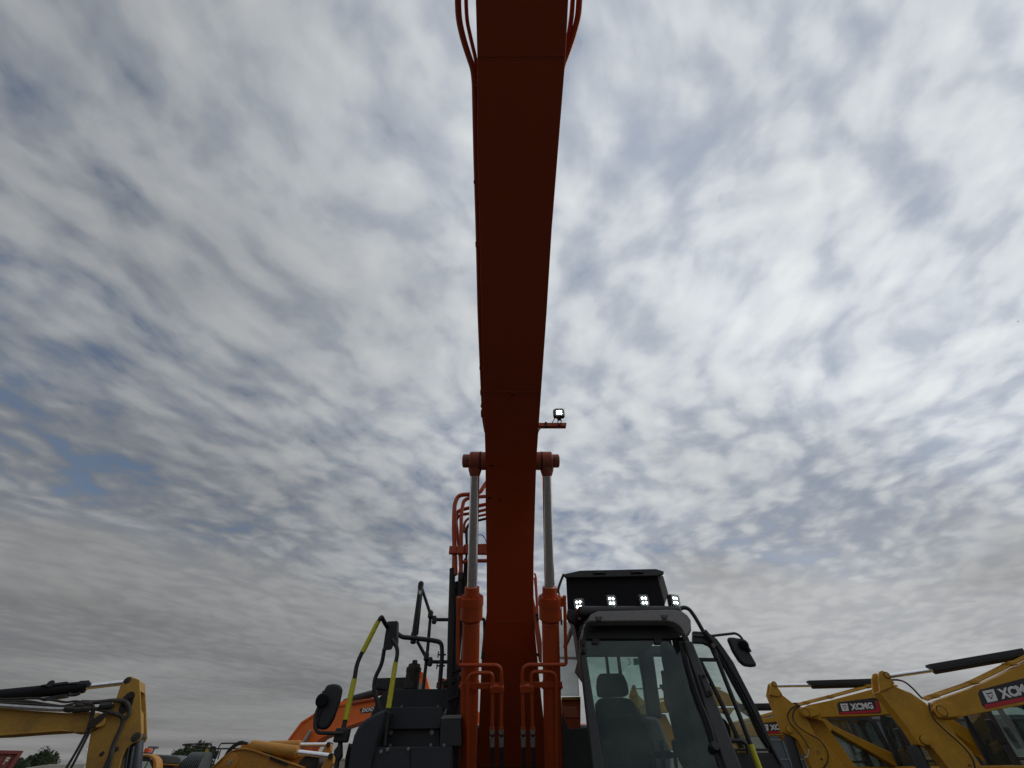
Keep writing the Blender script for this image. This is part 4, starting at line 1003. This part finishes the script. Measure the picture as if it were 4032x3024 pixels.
ap = ((1495, 325), (1540, 240), (1580, 208), (1625, 200), (1735, 242), (1752, 560), (1765, 955), (1735, 1005), (1640, 1040), (1560, 1110), (1515, 1200), (1480, 1380), (1055, 1380), (1085, 1150), (1130, 900), (1200, 860), (1290, 800), (1320, 700), (1330, 612), (1440, 490))
ar = prism('arm', pl('c7', *ap[10:18]) if False else [PQ(p, YL + .05) for p in cv('c7', (1380, 560), (1600, 420), (1735, 640), (1735, 960), (1600, 1060), (1520, 1200), (1480, 1380), (1055, 1380), (1085, 1150), (1130, 900), (1290, 800))], -N1 * .34, 'yellow_old', O1, .01)
for off in (0, .42):
    prism('arm_plate', [PQ(p, YL) - N1 * off for p in cv('c7', *ap)], -N1 * .035, 'yellow_old', ar, .008)
prism('arm_end_cap', [PQ(p, YL + .037) for p in cv('c7', (1700, 245), (1736, 250), (1745, 300), (1746, 380), (1700, 380))], -N1 * .38, 'yellow_old', ar)
for a, b, r_ in ((1588, 250, .045), (1690, 955, .058), (1268, 1165, .03), (1450, 1105, .03)):
    c = PQ(c1v('c7', a, b), YL)
    lathe('pin', c - N1 * .5, c + N1, [(0, r_), (.504, r_), (.508, r_ * .7)], 'hose_old', ar, 16)
for a, b in ((1590, 490), (1570, 560)):
    c = PQ(c1v('c7', a, b), YL - .002)
    prism('hole_rim', [c + S1 * (math.cos(t_) * .075) + V((0, 0, math.sin(t_) * .105)) for t_ in [2 * math.pi * k / 18 for k in range(18)]], -N1 * -.006, 'chip', ar)
a = PQ(c1v('c7', -600, 500), YL + .2); b = PQ(c1v('c7', 1075, 328), YL + .2); e_ = PQ(c1v('c7', 1560, 272), YL + .2)
cy = lathe('arm_cylinder', a, b, [(0, .08), ((b - a).length - .12, .08), ((b - a).length - .11, .09), ((b - a).length - .0, .085), ((b - a).length + .002, .05)], 'black_matt', O1, 22)
rod('rod', b, e_, .042, 'chrome', cy, 18)
for pts in (((505, 305), (830, 262), (880, 292), (560, 325)), ((490, 470), (830, 415), (810, 455), (500, 498)), ((870, 290), (1105, 258), (1130, 285), (1085, 330), (1040, 300))):
    prism('cylinder_guard', [PQ(p, YL + .12) for p in cv('c7', *pts)], -N1 * .16, 'black', cy, .006)
lathe('port', PQ(c1v('c7', 630, 290), YL + .1), PQ(c1v('c7', 630, 290), YL + .3), [(0, .045), (.1, .045), (.12, .03)], 'black', cy, 10)
tube('cylinder_pipe', [PQ(c1v('c7', *q), YL + .1) for q in ((855, 415), (870, 435), (950, 430), (1000, 410))], .02, 'rubber', cy, .04, 8)
for pts, r_, m__ in ((((-300, 540), (0, 565), (300, 585), (760, 612), (1060, 600)), .03, 'zinc'), (((-300, 470), (0, 490), (420, 470), (640, 490), (820, 525), (930, 505), (1080, 530)), .014, 'rubber'), (((0, 510), (350, 505), (560, 545), (780, 575), (900, 540), (1100, 520)), .016, 'hose_old'),
                     (((-200, 520), (300, 540), (760, 575), (1000, 590)), .02, 'hose_old'), (((1000, 520), (1200, 525), (1430, 495), (1560, 510), (1610, 580), (1605, 680), (1545, 740), (1500, 850), (1440, 980), (1400, 1080), (1370, 1200), (1290, 1380)), .028, 'hose_old'), (((1060, 600), (1200, 600), (1450, 670), (1520, 700), (1530, 760), (1480, 900), (1420, 1040), (1390, 1180), (1340, 1380)), .024, 'hose_old'),
                     (((1140, 540), (1150, 640), (1120, 780), (1080, 890), (960, 1120), (820, 1350)), .017, 'rubber'), (((1160, 560), (1170, 680), (1130, 860), (1030, 1060), (880, 1350)), .016, 'rubber'), (((1240, 570), (1380, 560), (1400, 540)), .05, 'black')):
    tube('hose', [PQ(c1v('c7', *q), YL - .06) for q in pts], r_, m__, O1, .2, 8)
for a, b in ((870, 605), (960, 610), (1010, 560), (1060, 600), (1090, 540)):
    c = PQ(c1v('c7', a, b), YL - .06); lathe('hose_fitting', c - S1 * .07, c + S1 * .07, [(0, .032), (.05, .045), (.09, .045), (.14, .034)], 'hose_old', O1, 8)
a = PQ(c1v('c7', 1690, 1010), YL + .22); b = PQ(c1v('c7', 1650, 1480), YL + .22)
bc = lathe('bucket_cylinder', a, b, [(0, .07), (.03, .1), ((b - a).length, .1)], 'deck', O1, 18)
for x_ in (1600, 1655):
    tube('cylinder_pipe', [PQ(c1v('c7', *q), YL + .08) for q in ((x_, 1075), (x_ - 20, 1200), (x_ - 45, 1380))], .022, 'deck', bc, .05, 8)
# its body beyond the edge of the picture
box('body', BL1 + V((0, 0, 1.4)), (3.4, 2.5, 1.0), 'yellow_old', O1, (S1, N1, V((0, 0, 1))), .08, 3)
for off in (-1.05, 1.05): box('crawler_track', BL1 + N1 * off + V((0, 0, .45)), (4.0, .55, .9), 'black_matt', O1, (S1, N1, V((0, 0, 1))), .28, 4)

# ================================================================== orange excavator behind, centre left
YD = 15.0
O2 = thing('excavator', 'bright orange excavator with a black lettered plate behind the handrails', 'excavator', (-2.0, 15.3, 0))
bp = [(1085, 2980), (1122, 2927), (1185, 2843), (1236, 2810), (1270, 2796), (1333, 2775), (1486, 2747), (1620, 2722), (1760, 2735), (1900, 2810), (1900, 2880), (1700, 2790), (1560, 2790), (1458, 2828), (1361, 2862), (1260, 2905), (1229, 2935), (1205, 2985)]
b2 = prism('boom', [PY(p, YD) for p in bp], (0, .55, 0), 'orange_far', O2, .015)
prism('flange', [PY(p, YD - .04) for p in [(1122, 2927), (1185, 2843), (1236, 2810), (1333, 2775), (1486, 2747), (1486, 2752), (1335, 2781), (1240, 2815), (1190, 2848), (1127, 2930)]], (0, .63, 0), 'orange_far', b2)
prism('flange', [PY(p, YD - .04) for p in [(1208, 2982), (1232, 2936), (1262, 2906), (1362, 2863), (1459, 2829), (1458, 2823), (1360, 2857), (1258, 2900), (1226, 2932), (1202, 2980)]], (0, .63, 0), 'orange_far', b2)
prism('cylinder_bracket', [PY(p, YD + .1) for p in cv('c6', (950, 1000), (958, 880), (975, 840), (990, 830), (1010, 840), (1040, 880), (1070, 1000))], (0, .3, 0), 'orange_far', b2, .01)
lathe('pin', PY(c1v('c6', 988, 855), YD + .05), PY(c1v('c6', 988, 855), YD + .5), [(0, .06), (.3, .06)], 'orange_far', b2, 14)
prism('cylinder_bracket', [PY(p, YD + .1) for p in cv('c6', (270, 1120), (320, 1085), (360, 1070), (380, 1110))], (0, .3, 0), 'orange_far', b2, .01)
a = PY(c1v('c6', 330, 1092), YD + .25); b = PY(c1v('c6', 760, 975), YD + .25)
cy = lathe('arm_cylinder', a, b, [(0, .06), (.25, .075), (.26, .1), ((b - a).length, .1)], 'black', O2, 16)
for dz in (0, 12):
    tube('pressure_pipe', [PY(c1v('c6', 405, 1108 - dz), YD - .05), PY(c1v('c6', 620, 1070 - dz * .6), YD - .05)], .025, 'seam', O2, 0, 6)
tube('rod', [PY(c1v('e3', 1440, -20), YD - .1), PY(c1v('e3', 1240, 300), YD - .1)], .055, 'zinc', O2, 0, 10)
lp = prism('logo_plate', [PY(p, YD - .008) for p in cv('c6', (470, 1152), (700, 1120), (700, 1170), (480, 1192))], (0, .006, 0), 'decal_black', b2)
a = PY(c1v('c6', 486, 1184), YD - .012); b = PY(c1v('c6', 674, 1160), YD - .012); c = PY(c1v('c6', 490, 1150), YD - .012)
lettering('logo_lettering', 'DOOSAN', a, b - a, c - a, 'white', lp, .05, .2)
box('body', (-.6, 15.6, 1.4), (3.4, 2.6, 1.1), 'orange_far', O2, None, .08, 3)
for off in (-1.1, 1.1): box('crawler_track', (-.7, 15.6 + off, .45), (4.2, .6, .9), 'black_matt', O2, None, .28, 4)

# ================================================================== ochre digger in front of it, two cylinders
YM = 10.5
O3 = thing('excavator', 'ochre yellow digger with two pale cylinders lying flat, left of the fender', 'excavator', (-7.3, 10.8, 0))
pm = lambda Y, *pts: [PY(p, Y) for p in cv('c8', *pts)]
b3 = prism('boom', pm(YM, (430, 960), (500, 896), (620, 785), (720, 715), (780, 692), (850, 682), (960, 702), (1240, 802), (1500, 890), (1560, 930), (1560, 1000), (430, 1000)), (0, .38, 0), 'yellow_mid', O3, .012)
prism('flange', pm(YM - .03, (500, 896), (620, 780), (720, 708), (780, 685), (850, 675), (965, 695), (1245, 795), (1505, 885), (1500, 900), (1240, 815), (955, 715), (850, 695), (785, 702), (725, 722), (625, 795), (515, 896)), (0, .44, 0), 'yellow_mid', b3, .006)
c = PY(c1v('c8', 700, 845), YM)
lathe('pin_plate', c + V((0, .02, 0)), c - V((0, 1, 0)), [(0, .16), (.035, .16), (.04, .15)], 'yellow_mid', b3, 22)
prism('pin_bar', [PY(p, YM - .025) for p in cv('c8', (680, 862), (700, 808), (722, 815), (700, 872))], (0, -.012, 0), 'zinc', b3, .003)
prism('cylinder_lug', pm(YM + .1, (800, 700), (845, 625), (920, 630), (925, 690), (880, 700)), (0, .2, 0), 'yellow_mid', b3, .008)
for (A_, B_, C_, Y, r_, rr) in (((925, 660), (1440, 725), (1800, 768), YM + .1, .098, .044), ((1120, 652), (1470, 643), (1770, 640), YM + .75, .075, .034)):
    a = PY(c1v('c8', *A_), Y); b = PY(c1v('c8', *B_), Y); e_ = PY(c1v('c8', *C_), Y)
    L = (b - a).length
    cy = lathe('arm_cylinder', a, b, [(0, r_ * .8), (.03, r_), (L - .02, r_), (L, r_ * .9), (L + .002, rr)], 'yellow_mid', O3, 20)
    rod('rod', b, e_, rr, 'chrome', cy, 16)
prism('arm_bracket', pm(YM + .02, (1772, 762), (1790, 735), (1815, 733), (1835, 768), (1826, 845), (1770, 920), (1680, 1000), (1640, 1000), (1735, 822)), (0, .16, 0), 'yellow_mid', O3, .01)
prism('arm_bracket', pm(YM + .68, (1748, 642), (1765, 618), (1790, 616), (1806, 640), (1800, 705), (1720, 880), (1650, 900), (1690, 745)), (0, .14, 0), 'yellow_mid', O3, .01)
prism('arm', pm(YM + .2, (1180, 738), (1560, 768), (1610, 790), (1645, 840), (1650, 1000), (1300, 1000), (1100, 800)), (0, .35, 0), 'yellow_mid', O3, .012)
for a, b, r_ in ((1800, 768, .045), (1776, 640, .04)):
    c = PY(c1v('c8', a, b), YM + (.0 if b > 700 else .66)); lathe('pin', c + V((0, .2, 0)), c - V((0, 1, 0)), [(0, r_), (.22, r_)], 'chip', O3, 12)
c = PY(c1v('c8', 1600, 835), YM + .18); lathe('hub', c + V((0, .3, 0)), c - V((0, 1, 0)), [(0, .14), (.31, .14), (.32, .1)], 'black', O3, 18)
c = PY(c1v('c8', 1530, 885), YM + .15); lathe('hub', c + V((0, .2, 0)), c - V((0, 1, 0)), [(0, .16), (.21, .16), (.22, .12)], 'hose_old', O3, 18)
prism('warning_label', pm(YM + .66, (1672, 835), (1690, 775), (1722, 765), (1695, 860)), (0, -.004, 0), 'white', O3)
for a in (0, 1):
    tube('hose', pm(YM + .12, (640 + 20 * a, 790), (700 + 20 * a, 690), (760 + 10 * a, 640 + 8 * a), (820, 612 + 14 * a), (900, 635)), .026, 'rubber', O3, .2, 8)
for i in range(7):
    c = PY(c1v('c8', 1150 + i * 28, 788 + i * 11), YM - .035); box('stencil_mark', c, (.05, .004, .045), 'chip', b3, (V((.95, 0, -.3)), V((0, 1, 0)), V((.3, 0, .95))))
tube('hose', pm(YM + .03, (1060, 715), (1110, 735), (1150, 750), (1180, 775)), .02, 'rubber', O3, .06, 6)
# handrail and ribbed hose left of the boom
RYd = YM + .9
for pts in (((1210, 180), (1300, 168), (1820, 155), (1845, 190), (1838, 240)), ((1210, 182), (1480, 212), (1700, 240), (1900, 268), (2212, 262)), ((1870, 640), (1975, 330), (2010, 200), (2050, 150), (2212, 146)), ((1850, 228), (1915, 225), (1945, 260), (1900, 380)), ((1975, 500), (2040, 290)), ((2212, 262), (2500, 262)), ((2212, 146), (2420, 146), (2500, 150))):
    tube('handrail', [PY(c1v('e2', *q), RYd) for q in pts], .0125, 'black', O3, .08, 8)
box('rail_joint', PY(c1v('e2', 1940, 395), RYd), (.06, .06, .12), 'black', O3, None, .01)
box('rail_tag', PY(c1v('e2', 1740, 305), RYd), (.07, .01, .11), 'sticker_yellow', O3)
a = PY(c1v('e2', 1300, 640), RYd - .2); b = PY(c1v('e2', 1700, 640), RYd - .2); L = (b - a).length
pr_ = []
for i in range(9):
    pr_ += [(L * (i / 9), .17), (L * (i / 9 + .05), .21), (L * (i / 9 + .085), .21), (L * (i / 9 + .1), .17)]
lathe('ribbed_hose', a, b, pr_, 'slate', O3, 20)
box('body', (-8.6, 10.9, 1.2), (2.6, 1.6, .7), 'yellow_mid', O3, None, .08, 3)
for off in (-1.0, 1.0): box('crawler_track', (-8.2, 10.9 + off, .42), (3.4, .5, .84), 'black_matt', O3, None, .26, 4)

# ================================================================== loader cab with a beacon further left
YK = 13.0
O4 = thing('wheel_loader', 'loader with a rounded pale orange cab arch and an orange beacon', 'loader', (-12.6, 13.6, 0))
arch_o = cv('e2', (100, 380), (330, 378), (480, 382), (570, 420), (630, 490), (650, 580), (655, 800)); arch_i = cv('e2', (545, 800), (555, 580), (530, 500), (480, 455), (420, 445), (100, 450))
prism('cab_arch', [PY(p, YK) for p in arch_o + arch_i], (0, .25, 0), 'yellow_mid', O4, .03, 3)
prism('window', [PY(p, YK + .1) for p in cv('e2', (100, 450), (420, 446), (480, 456), (530, 502), (556, 580), (548, 800), (100, 800))], (0, .01, 0), 'glass_far', O4)
prism('window_bar', [PY(p, YK + .03) for p in cv('e2', (100, 450), (430, 448), (520, 500), (555, 600), (545, 700), (520, 640), (480, 545), (420, 540), (100, 540))], (0, .05, 0), 'black', O4, .01)
prism('roof', [PY(p, YK + .4) for p in cv('e2', (560, 420), (620, 388), (1000, 410), (1100, 425), (1160, 460), (1185, 510), (1190, 620), (620, 590))], (0, 1.1, 0), 'slate', O4, .04, 3)
prism('roof_stripe', [PY(p, YK + .36) for p in cv('e2', (640, 585), (1190, 615), (1195, 645), (640, 610))], (0, .5, 0), 'yellow_mid', O4, .01)
prism('side_window', [PY(p, YK + .45) for p in cv('e2', (680, 615), (1150, 640), (1160, 800), (640, 800))], (0, .02, 0), 'facade_glass', O4)
tube('cab_post', [PY(c1v('e2', *q), YK + .4) for q in ((650, 680), (700, 610))], .03, 'yellow_mid', O4, 0)
c = PY(c1v('e2', 410, 345), YK + .2)
bc_ = prism('beacon', [PY(p, YK + .15) for p in cv('e2', (350, 350), (385, 262), (400, 250), (482, 255), (480, 280), (445, 355))], (0, .13, 0), 'beacon', O4, .02, 3)
prism('beacon_base', [PY(p, YK + .13) for p in cv('e2', (335, 345), (450, 345), (440, 372), (330, 370))], (0, .17, 0), 'chip', bc_, .01)
tube('exhaust_hose', [PY(c1v('e2', *q), YK + .3) for q in ((1170, 640), (1230, 560), (1300, 500), (1330, 490))], .05, 'cabgrey', O4, .1, 8)
box('body', (-11.0, 14.0, 1.15), (3.2, 1.8, .7), 'yellow_mid', O4, None, .08, 3)
for sx in (-12.3, -9.7):
    for off in (-.9, .9):
        c = V((sx, 14.0 + off, .65)); lathe('wheel', c - V((0, .2, 0)), c + V((0, 1, 0)), [(0, .5), (.05, .63), (.35, .63), (.4, .5)], 'rubber', O4, 24)

# ================================================================== far things
# perimeter wall, far right building, container, shed, lamp post, trees
WY = 40.0
wt_ = PY((1348, 2991), WY).z
ww = box('boundary_wall', (24, WY + .1, wt_ / 2), (82, .2, wt_), 'wall', None, None, .01)
tag(ww, 'low beige wall on the horizon behind the parked machines', 'wall')
cpg = box('coping', (24, WY + .1, wt_ + .04), (82, .3, .08), 'shed', ww)
BYd = 36.0
bl_ = PY((3020, 2900), BYd).x; bt_ = PY((3300, 2828), BYd).z
BLD = thing('building', 'low glass-fronted building behind the row of yellow excavators', 'building', (bl_ + 12, BYd + 4, 0))
bw_ = box('wall', (bl_ + 15, BYd + 4.2, bt_ / 2), (30, 8, bt_), 'wall', BLD)
NX, NZ = 30, 4
for i in range(NX):
    for j in range(NZ):
        if j < 3 and i > 3: continue
        box('pane', (bl_ + .5 + i * 1.0, BYd + .17, .35 + (j + .5) * (bt_ - .5) / NZ), (.93, .03, (bt_ - .5) / NZ - .07), 'facade_glass', bw_)
for i in range(NX + 1):
    zb = .1 if i < 5 else .35 + 3 * (bt_ - .5) / NZ
    box('mullion', (bl_ + i * 1.0, BYd + .12, (zb + bt_ - .05) / 2), (.06, .12, bt_ - .05 - zb), 'trim_light', bw_)
for j in range(NZ - 1): box('transom', (bl_ + 2, BYd + .135, .35 + j * (bt_ - .5) / NZ), (4, .1, .06), 'trim_light', bw_)
for j in range(NZ - 1, NZ + 1): box('transom', (bl_ + 15, BYd + .135, .35 + j * (bt_ - .5) / NZ), (30, .1, .06), 'trim_light', bw_)
box('parapet', (bl_ + 15, BYd + .1, bt_ + .06), (30.2, .4, .24), 'trim_light', BLD)
# shipping container
CYd = 27.0
cz = PY((85, 2957), CYd); 
AC = math.radians(44)
SCt = V((math.cos(AC), math.sin(AC), 0)); NCt = V((math.sin(AC), -math.cos(AC), 0)); ZU = V((0, 0, 1))
c0 = V((cz.x, cz.y, 0))
CO = thing('shipping_container', 'dark red shipping container with pale lettering at the lower left corner', 'container', c0 - SCt * 3 - NCt * 1.2)
n_ = 40; pts = [c0 - SCt * (6.0 * i / (n_ - 1)) - NCt * (.0 if i % 2 == 0 else .045) for i in range(n_)]
mk('corrugated_side', [q + ZU * .12 for q in pts] + [q + ZU * (cz.z - .08) for q in pts], [[i, i + 1, n_ + i + 1, n_ + i] for i in range(n_ - 1)], 'container', CO)
cb_ = lambda name, s0, n0, z0, size: box(name, c0 - SCt * s0 - NCt * n0 + ZU * z0, size, 'container', CO, (SCt, NCt, ZU))
cb_('shell', 3.0, 1.3, cz.z / 2, (5.96, 2.4, cz.z - .1)); cb_('top_rail', 3.0, 0, cz.z - .05, (6.06, .14, .12)); cb_('bottom_rail', 3.0, 0, .08, (6.06, .14, .16))
for a in (0, 6.0): cb_('corner_post', a, 0, cz.z / 2, (.16, .16, cz.z))
for q in (((205, 755), (245, 710), (362, 715), (345, 775), (215, 785)), ((150, 850), (190, 795), (310, 800), (280, 865), (240, 875), (190, 862)), ((85, 975), (150, 880), (185, 875), (130, 970))):
    prism('lettering', [onplane(p, c0 + NCt * .02, NCt) for p in cv('e1', *q)], NCt * .004, 'shed', CO)
# pale low shed
SH = thing('shed', 'pale low shed roof below the trees at lower left', 'shed', (-30, 33, 0))
SYd = 34.0
sp_ = [PY(p, SYd) for p in cv('e1', (880, 1097), (1200, 1045), (1700, 975), (2050, 965), (2600, 955), (3000, 940))]
prism('roof', sp_ + [V((sp_[-1].x, SYd, .9)), V((sp_[0].x, SYd, .9))], (0, 4, 0), 'shed', SH, .02)
prism('wall', [V((sp_[0].x, SYd + .2, 0)), V((sp_[-1].x, SYd + .2, 0)), V((sp_[-1].x, SYd + .2, .95)), V((sp_[0].x, SYd + .2, .95))], (0, 3.5, 0), 'shed', SH)
prism('gable', [PY(p, SYd + 2) for p in cv('c7', (1020, 1262), (1075, 1105), (1120, 1130), (1120, 1300))], (0, 3, 0), 'white', SH, .02)
# lamp post
LP = thing('street_lamp', 'thin distant lamp post beside the orange beacon', 'lamp post', tuple(PY(c1v('e2', 560, 420), 60.0).xy) + (0,))
b = PY(c1v('e2', 605, 240), 60.0); a = V((b.x, 60, 0))
tube('post', [a, b], .09, 'dirtysteel', LP, 0, 8)
tube('arm', [b, PY(c1v('e2', 570, 235), 60)], .06, 'dirtysteel', LP, 0, 8)
box('lamp_head', PY(c1v('e2', 575, 238), 60), (1.1, .35, .2), 'dirtysteel', LP, None, .05)
# trees
def tree(name, label, base_px, top_px, Y, wid, seed):
    rnd = random.Random(seed)
    top = PY(top_px, Y); H_ = top.z; x0 = top.x
    T = thing(name, label, 'tree', (x0, Y, 0), 'trees on the horizon at left')
    tr = [V((x0, Y, 0)), V((x0 + rnd.uniform(-.2, .2), Y, H_ * .4)), V((x0 + rnd.uniform(-.2, .2), Y, H_ * .9))]
    smooth_sides(mk('trunk', *tube_g(tr, [.28, .2, .04], 8), 'bark', T))
    parts = []
    for i in range(7):
        h = H_ * rnd.uniform(.25, .7); a = rnd.uniform(0, 6.28); L = wid * rnd.uniform(.4, .8)
        parts.append(tube_g([V((x0, Y, h)), V((x0 + math.cos(a) * L, Y + math.sin(a) * L, h + L * .8))], [.08, .02], 5))
    mk('limb', *merge(parts), 'bark', T)
    clumps = []
    for i in range(22):
        f_ = rnd.random() ** .8
        z_ = H_ * (.15 + .68 * f_); sp = wid * (1.0 - .72 * f_ ** 1.5)
        a = rnd.uniform(0, 6.28); r_ = sp * rnd.uniform(.1, .75)
        clumps.append((x0 + math.cos(a) * r_, Y + math.sin(a) * r_, z_, wid * rnd.uniform(.14, .36)))
    clumps.append((x0, Y, H_ * .92, wid * .16))
    vs, fs = [], []
    for (cx, cy_, cz_, cr) in clumps:
        for k in range(150):
            d = V((rnd.gauss(0, 1), rnd.gauss(0, 1), rnd.gauss(0, 1))).normalized() * cr * rnd.uniform(.35, 1.05)
            p = V((cx, cy_, cz_)) + V((d.x, d.y, d.z * 1.7))
            p.z = max(p.z, .3)
            u = V((rnd.gauss(0, 1), rnd.gauss(0, 1), rnd.gauss(0, 1) + .8)).normalized(); v_ = u.orthogonal().normalized()
            s1, s2 = rnd.uniform(.12, .3), rnd.uniform(.05, .12)
            i0 = len(vs); vs += [p - u * s1, p + v_ * s2, p + u * s1, p - v_ * s2]; fs.append([i0, i0 + 1, i0 + 2, i0 + 3])
    mk('crown', vs, fs, 'leaf', T, fix=False)
    return T
tl = [(('e1', 760, 790), 1.7, 'small separate tree right of the red container'), (('e1', 1060, 700), 2.0, 'short tree at the left of the larger clump above the shed'), (('e1', 1240, 640), 2.0, 'second tree from the left in the clump above the shed'), (('e1', 1630, 510), 3.0, 'tallest tree of the clump above the pale shed'), (('e1', 1790, 575), 2.2, 'slim tree just right of the tallest one above the shed'), (('e1', 1960, 665), 2.2, 'rightmost tree of the clump above the pale shed'),
      (('e2', 1040, 395), 1.6, 'tiny tree top peeking over the loader roof'), (('e2', 1150, 290), 2.2, 'leftmost full tree behind the thin handrail'), (('e2', 1320, 210), 2.6, 'pointed tree under the left tip of the thin handrail'), (('e2', 1440, 250), 2.2, 'lower tree between two taller ones behind the thin handrail'), (('e2', 1590, 165), 3.0, 'broad tall tree reaching the middle of the thin handrail'), (('e2', 1740, 175), 2.8, 'tall tree touching the bend of the thin handrail'), (('e2', 1870, 260), 2.4, 'rightmost tree beside the ochre boom')]
for i, (q, wd, lab) in enumerate(tl):
    tree('tree', lab, None, c1v(*q), 100.0 + (i % 3) * 3, wd * 1.0, 100 + i)
# the small bird high at the right
bp_ = PD((4009, 1265), 70.0)
bv = [bp_ + V(q) * .6 for q in ((-.34, 0, .12), (-.1, .05, 0), (0, .22, -.02), (.1, .05, 0), (.36, 0, .16), (.08, -.1, .01), (0, -.25, 0), (-.08, -.1, .01), (0, 0, .09), (0, 0, -.08))]
tag(mk('bird', bv, [[0, 1, 8, 7], [4, 3, 8, 5], [1, 2, 8], [2, 3, 8], [7, 6, 8], [6, 5, 8], [0, 7, 9, 1], [4, 5, 9, 3], [1, 9, 2], [2, 9, 3], [7, 9, 6], [6, 9, 5]], 'black', None), 'tiny dark bird high in the sky at the right edge', 'bird')
